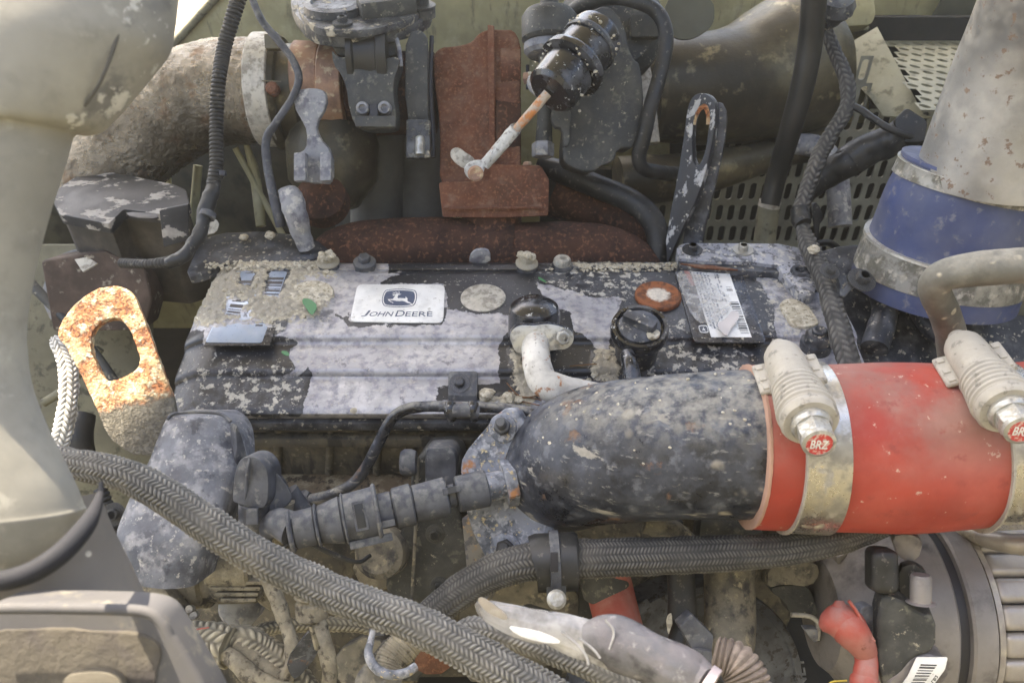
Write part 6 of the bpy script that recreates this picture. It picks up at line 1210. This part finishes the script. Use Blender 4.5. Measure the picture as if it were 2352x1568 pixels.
t = Thing('yellow_wire', 'thin yellow wire end at the bottom edge beside the red boot', 'wire')
t.part('wire_run', tube([(1900, 1580, .60, 2), (1910, 1565, .60, 2), (1945, 1562, .60, 2)], 8), M('yellow_insulation', (.55, .42, .06), rough=.5))
t = Thing('alternator', 'large grey alternator with cooling fins and a bar code label at the lower right', 'alternator')
X1 = Vector((1, 0, 0)); A0 = D(1176, 1405, .690); A0.x = 0
RA = .084
def XA(x): return A0 + X1 * x
t.part('front_shield', bump_mesh(lathe(XA(.262), X1, [(RA * .25, 0), (RA * .55, .002), (RA * .62, .010), (RA * .80, .022), (RA * .92, .040), (RA * .985, .054), (RA, .062), (RA, .076), (RA * .98, .078)], 110), .0006, 30), m['alt'])
t.part('stator_ring', lathe(XA(.338), X1, [(RA * .9, 0), (RA * .955, .001), (RA * .955, .012), (RA * .9, .013)], 110), m['ink'])
t.part('rear_rim', lathe(XA(.3475), X1, [(RA * .93, 0), (RA * 1.0, .001), (RA * 1.02, .003), (RA * 1.02, .019), (RA * .98, .021)], 110), m['alt'])
t.part('rim_bead', lathe(XA(.3685), X1, [(RA * .93, 0), (RA * .99, .0005), (RA * .99, .005), (RA * .93, .0055)], 110), m['altlt'])
t.part('rear_shell', lathe(XA(.372), X1, [(RA * .86, 0), (RA * .86, .07), (0, .075)], 80), m['ink'])
for k in range(24):
    a0 = 2 * math.pi * (k + .3) / 24; dv = Vector((0, math.cos(a0), math.sin(a0))); tv = X1.cross(dv)
    fin = bev(box(XA(.407) + dv * RA * .90, X1, tv, dv, .066, RA * .225, RA * .15, .006, seg=4), 0); t.part('cooling_fin', fin, m['altlt'])
for a0 in ():
    dv = Vector((0, math.cos(math.radians(a0)), -math.sin(math.radians(a0)))); t.part('through_lug', tube3([(*(XA(.325) + dv * RA * 1.02), .007), (*(XA(.385) + dv * RA * 1.02), .007)], 18, sharp=True), m['altlt'])
def oa(x, y, d): return D(*q('L', (x, y))[0], d)
t.part('cap', bump_mesh(box(oa(1280, 650, .585), AX_R, AX_U, AX_F, pm(62, .585), pm(100, .585), .02, .007, seg=4), .0006, 50), m['rubber'])
t.part('terminal_post', bump_mesh(lathe(oa(1575, 900, .575), AX_U, [(.010, 0), (pm(23, .575), .001), (pm(23, .575), .018), (pm(20, .575), .020), (0, .020)], 30), .0003, 60), m['alt'])
t.part('terminal_recess', bump_mesh(plate(chaikin(q('L', (1400, 640), (1520, 600), (1640, 680), (1650, 900), (1480, 940), (1410, 860)), 1), PL(2095, 1350, .592, (-.3, -.8, .5)), .01, .003), .001, 50), m['rubber'])
t.part('face_rib', bump_mesh(plate(chaikin(q('L', (1340, 400), (1480, 380), (1600, 420), (1560, 600), (1420, 590)), 1), PL(2080, 1260, .60, (-.3, -.8, .5)), .02, .004), .001, 50), m['alt'])
t.part('dark_housing', bump_mesh(plate(chaikin(q('L', (1240, 850), (1420, 870), (1560, 980), (1700, 1000), (1690, 1280), (1520, 1300), (1400, 1500), (1250, 1560)), 1), PL(2080, 1480, .585, (-.3, -.8, .5)), .03, .006, seg=3), .001, 40), m['castdark'])
t.part('corner_block', bump_mesh(plate(chaikin(q('L', (1260, 1560), (1420, 1400), (1520, 1285), (1700, 1290), (1820, 1400), (1700, 1600)), 1), PL(2120, 1540, .585, (-.2, -.8, .55)), .03, .006, seg=3), .0006, 40), m['alt'])
pl = PL(2120, 1560, .581, (-.2, -.8, .55))
lab = t.part('label', plate(roundcorner(q('L', (1545, 1310), (1780, 1310), (1760, 1400), (1640, 1560), (1400, 1560), (1480, 1450)), 5), pl, .0008, .0001), m['white'])
qq = [hit(x, y, (pl[0] + pl[1] * .0003, pl[1])) for x, y in q('L', (1500, 1510), (1600, 1510), (1710, 1350), (1585, 1345))]
t.part('bar_code', bars(qq, 16, 6, vert=False), m['ink'], lab, kind='stuff')
lettering([('N LB2', 0, 1, 0, 1)], [hit(x, y, (pl[0] + pl[1] * .0003, pl[1])) for x, y in q('L', (1625, 1530), (1690, 1440), (1710, 1455), (1645, 1545))], m['ink'], lab, t)
t = Thing('thin_metal_duct', 'smooth pinkish grey duct edge between red hose and alternator fins', 'duct')
t.part('duct_wall', tube([(2200, 1215, .66, 20), (2290, 1242, .63, 22), (2340, 1250, .62, 24), (2440, 1252, .61, 26)], 30), m['altlt'])
# ================================================================ rusty eye, foreground duct and bracket, added sun blocker
t = Thing('rusty_lifting_eye', 'thick rusty orange lifting eye catching the sun at the left of the engine', 'lifting eye')
eo = q('E', (390, 745), (400, 680), (450, 590), (520, 510), (620, 430), (720, 396), (820, 388), (912, 432), (955, 535), (1030, 720), (1080, 870), (1130, 1000), (1220, 1240), (1180, 1560), (790, 1540), (600, 1090), (450, 800))
eh = q('E', (622, 790), (630, 700), (700, 632), (790, 606), (860, 640), (915, 740), (945, 840), (965, 900), (935, 970), (860, 1015), (770, 1045), (715, 1035), (665, 930), (630, 860))
epl = PL(250, 760, .655, (.22, -.62, .75))
b = plate(chaikin(eo, 1), epl, .011, .0012, hole=chaikin(eh, 2))
for f in [f for f in b.faces]: pass
# finer mesh so that painted shade mask and pitting are carried by the metal itself
bmesh.ops.subdivide_edges(b, edges=[e for e in b.edges if e.calc_length() > .004], cuts=3, use_grid_fill=True)
ly = b.verts.layers.float.new('m')
for v in b.verts:
    x, y = topx(v.co); v[ly] = min(1, max(0, (y - 885) / 120 + .25 + (x - 330) * .002))  # mask greys the lower end along the sun's shadow edge
t.part('plate', bump_mesh(b, .0006, 260), m['rust_orange'])
# big sun faded duct in front at the left
t = Thing('grey_duct', 'large blurred sun faded grey duct filling the left foreground', 'duct')
FLP = q('A', (905, -90), (1195, -90), (1185, 60), (1140, 350), (1000, 530), (860, 690), (745, 830), (690, 905), (560, 925), (478, 915), (470, 800), (560, 740), (680, 600), (780, 360), (850, 140))
def prof_sheet(out, d0, depth, mt, nm, t, curve=.05, n=44, bulge=None):
    """rounded body whose right silhouette follows the picture outline, extending left and back"""
    bm = bmesh.new(); rows = []; ly = bm.verts.layers.float.new('m')
    for (x, y) in out:
        row = []
        for k in range(n):
            a = math.pi * k / (n - 1) * .5 * 1.9 - .1
            # a: 0 at silhouette edge, goes round the front to the left
            p = D(x, y, d0) + AX_R * (-curve * (1 - math.cos(a))) + (-AX_F) * (curve * math.sin(a) * depth)
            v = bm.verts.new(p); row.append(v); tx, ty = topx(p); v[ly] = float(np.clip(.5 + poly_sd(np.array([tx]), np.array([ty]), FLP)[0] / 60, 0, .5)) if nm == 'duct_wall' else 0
        rows.append(row)
    for A, B in zip(rows[:-1], rows[1:]):
        for k in range(n - 1): bm.faces.new((A[k], A[k + 1], B[k + 1], B[k]))
    return t.part(nm, bm, mt, ang=80)
o1 = cat([(412, -60), (404, 0), (397, 60), (386, 115), (350, 165), (300, 225), (258, 272), (225, 300), (190, 308), (168, 306), (158, 320), (145, 370), (122, 440), (98, 520), (78, 600), (62, 680), (54, 745), (54, 800), (62, 870), (80, 930), (105, 990), (135, 1050), (165, 1110), (185, 1160), (188, 1180), (150, 1260), (60, 1318), (-60, 1345)], 5)
prof_sheet([(p[0], p[1]) for p in o1], .37, .55, m['duct'], 'duct_wall', t, .07)
t.part('crease', tube([(*q('A', (x, y))[0], d, r) for x, y, d, r in ((905, -80, .352, 4), (850, 120, .350, 4), (780, 330, .349, 4), (690, 560, .350, 4), (580, 730, .355, 3))], 12, smooth=8), M('crease_shadow_line', (.07, .068, .06), rough=.9))  # dark tube draws the shadow line along the duct's edge
t.part('rubber_band', tube([(*q('I', (x, y))[0], d, r) for x, y, d, r in ((-60, 935, .300, 22), (60, 920, .300, 24), (200, 875, .302, 25), (340, 790, .306, 25), (450, 690, .314, 24), (540, 580, .326, 21), (590, 490, .345, 15), (622, 400, .365, 9), (632, 320, .38, 5))], 24, smooth=8), M('matt_rubber_band', (.016, .017, .022), rough=.75, spec=.2))
o2 = cat([(222, 1130), (238, 1180), (262, 1235), (290, 1290), (318, 1350), (345, 1400), (380, 1460)], 4)
prof_sheet([(p[0], p[1]) for p in o2], .40, .45, M('pale_grey_duct_skirt', (.15, .137, .12), [n_((.19, .172, .148), .5, 9, .2), v_((.55, .52, .45), .08, 60, .04, gate=.5)], rough=.65, bump=(120, .2, .0008), spec=.3), 'skirt', t, .09)
t = Thing('foreground_bracket', 'blurred grey metal bracket with a dirty recess at the bottom left corner', 'bracket')
mb = M('soft_grey_bracket', (.060, .060, .066), [n_((.085, .082, .078), .45, 12, .15), n_((.16, .15, .12), .14, 70, .06, mx=.7)], rough=.8, bump=(120, .2, .0006))
t.part('frame', plate(chaikin(q('I', (-200, 1080), (200, 1062), (700, 1070), (900, 1085), (1000, 1130), (1060, 1220), (1130, 1330), (1300, 1620), (1380, 1800), (-200, 1800)), 2), PL(200, 1450, .335, (0, -.75, .66)), .02, .006, seg=4), mb)
t.part('top_edge', tube([(*q('I', (x, y))[0], .324, 13) for x, y in ((-200, 1105), (200, 1100), (700, 1108), (920, 1125), (1010, 1190), (1060, 1280))], 20, smooth=6), mb)
t.part('recess', bump_mesh(plate(chaikin(q('I', (-200, 1235), (400, 1230), (820, 1260), (980, 1310), (1015, 1390), (970, 1520), (950, 1800), (-200, 1800)), 2), PL(200, 1500, .3335, (0, -.75, .66)), .004, .001), .0015, 60), M('muddy_recess', (.060, .054, .044), [n_((.095, .085, .068), .4, 22, .16), n_((.045, .04, .04), .25, 30, .1)], rough=.95, bump=(160, .8, .0015)))
t.part('pale_cap', bump_mesh(plate(chaikin(q('I', (380, 1560), (430, 1510), (560, 1490), (680, 1500), (760, 1560), (780, 1700), (380, 1700)), 2), PL(200, 1540, .327, (0, -.75, .66)), .006, .003), .0006, 60), M('pale_cap_plastic', (.10, .09, .07), rough=.7))
# unseen sheet added to shade the bay; its hole shapes one sun shaft
def blockerz(x, y): return .88 + .22 * y
def toblocker(p):
    t_ = 0
    for _ in range(20):
        c = p + SUN * t_; t_ += (blockerz(c.x, c.y) - c.z) / SUN.z * .9
    return p + SUN * t_
LIT = [hit(x, y, epl) for x, y in ((112, 650), (240, 620), (345, 640), (368, 868), (262, 1035))] + [D(x, y, .69) for x, y in ((185, 1050), (100, 1050), (100, 780))]
G3 = [toblocker(p) for p in LIT]; gc = sum(G3, Vector()) / len(G3)
def hull(P):
    P = sorted(set((p.x, p.y) for p in P)); cr = lambda o, a, b: (a[0] - o[0]) * (b[1] - o[1]) - (a[1] - o[1]) * (b[0] - o[0]); out = []
    for seq in (P, P[::-1]):
        h = []
        for p in seq:
            while len(h) > 1 and cr(h[-2], h[-1], p) <= 0: h.pop()
            h.append(p)
        out += h[:-1]
    return out
HH = hull(G3); gc = Vector((sum(p[0] for p in HH) / len(HH), sum(p[1] for p in HH) / len(HH)))
HB = [(-1.7, .05), (.85, .05), (.85, 1.18), (-1.7, 1.18)]
def starr(P, N=240):
    out = []
    for i in range(N):
        a = 2 * math.pi * i / N; dx, dy = math.cos(a), math.sin(a); best = 0
        for j in range(len(P)):
            x1, y1 = P[j][0] - gc.x, P[j][1] - gc.y; x2, y2 = P[(j + 1) % len(P)][0] - gc.x, P[(j + 1) % len(P)][1] - gc.y
            den = dx * (y2 - y1) - dy * (x2 - x1)
            if abs(den) < 1e-12: continue
            t_ = (x1 * (y2 - y1) - y1 * (x2 - x1)) / den; s_ = (x1 * dy - y1 * dx) / den
            if t_ > 0 and -1e-6 <= s_ <= 1 + 1e-6: best = max(best, t_)
        out.append((gc.x + dx * best, gc.y + dy * best))
    return out
O_, I_ = starr(HB), starr(HH); bm = bmesh.new(); VV = []
for L_, dz in ((O_, 0), (I_, 0), (I_, .012), (O_, .012)): VV.append([bm.verts.new((x, y, blockerz(x, y) + dz)) for x, y in L_])
for a in range(4):
    A, B = VV[a], VV[(a + 1) % 4]
    for i in range(240): bm.faces.new((A[i], A[(i + 1) % 240], B[(i + 1) % 240], B[i]))
t = Thing('sun_blocker', 'unseen olive sheet added above the rear of the bay to block the sun', 'hood')
t.part('blocker_sheet', bm, m['olive'])
t.part('blocker_stay', tube3([(.82, .655, .15, .01), (.82, .655, blockerz(0, .655), .01)], 12), m['olive_dk'])
t = Thing('side_body_panel', 'shaded olive side sheet of the engine bay at the far left', 'body panel')
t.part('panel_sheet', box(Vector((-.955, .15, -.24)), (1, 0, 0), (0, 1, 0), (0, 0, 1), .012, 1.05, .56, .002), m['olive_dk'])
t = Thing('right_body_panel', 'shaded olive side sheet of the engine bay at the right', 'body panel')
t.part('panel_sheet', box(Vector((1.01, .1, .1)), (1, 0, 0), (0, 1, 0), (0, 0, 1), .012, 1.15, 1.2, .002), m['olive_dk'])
t = Thing('front_light_block', 'tall unseen olive sheet added behind the camera to block front light', 'body panel')  # unseen sheet added to cut low light from the front
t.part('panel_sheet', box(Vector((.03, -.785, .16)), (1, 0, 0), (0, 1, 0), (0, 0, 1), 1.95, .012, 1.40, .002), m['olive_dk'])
# small fittings that fill the gaps
t = Thing('cable_tie', 'black cable tie looped round the wiring loom above the black box', 'cable tie')
t.part('loop', tube([(497, 392, .781, 17), (496, 400, .78, 17.5), (495, 406, .779, 17)], 24), m['ink']); t.part('lock', box(D(512, 398, .765), AX_R, AX_U, AX_F, .006, .005, .005, .001), m['ink'])
t = Thing('hanging_tab', 'small pale metal tab hanging by the loom behind the cover end', 'tab')
t.part('tab', bump_mesh(plate(chaikin([(478, 500), (505, 506), (498, 535), (470, 540), (455, 530)], 1), PL(480, 520, .79, (.2, -.7, .6)), .003, .0006), .0012, 60), m['plug'])
t = Thing('slim_black_wire', 'slim black wire looping below the elbow connector', 'wire')
t.part('wire_run', tube([(560, 1240, .64, 5), (590, 1275, .635, 5), (640, 1262, .63, 5), (690, 1240, .625, 5), (760, 1270, .62, 6), (820, 1290, .62, 5), (850, 1275, .63, 5)], 12), m['rubber'])
t = Thing('ribbed_black_lead', 'ribbed black lead dropping into the dark behind the shield', 'lead')
t.part('conduit', tube([(230, 1120, .66, 14), (250, 1180, .66, 15), (262, 1240, .65, 15), (285, 1300, .65, 14)], 22, corr(.004, .0014), step=.0006), m['rubber'])
t = Thing('engine_side_nut', 'dusty hex nut on the block edge behind the shield', 'nut'); bolt(t, D(262, 1180, .635), (.1, -.7, .7), pm(14, .635), m['castlight'], 'washer')
# ---------------------------------------------------------------- even haze added in place of lens veil
hz_m = bpy.data.materials.new('veil_haze'); hz_m.use_nodes = True; nt = hz_m.node_tree; nt.nodes.clear()
pv = nt.nodes.new('ShaderNodeVolumePrincipled'); ho = nt.nodes.new('ShaderNodeOutputMaterial'); nt.links.new(pv.outputs[0], ho.inputs['Volume'])
pv.inputs['Color'].default_value = (.95, .92, .84, 1); pv.inputs['Density'].default_value = .035; pv.inputs['Anisotropy'].default_value = .65
single('haze', box(Vector((0, 0, -.65)), (1, 0, 0), (0, 1, 0), (0, 0, 1), 130, 130, 4.0, 0), hz_m, kind='stuff')
for t in THINGS: t.finish()
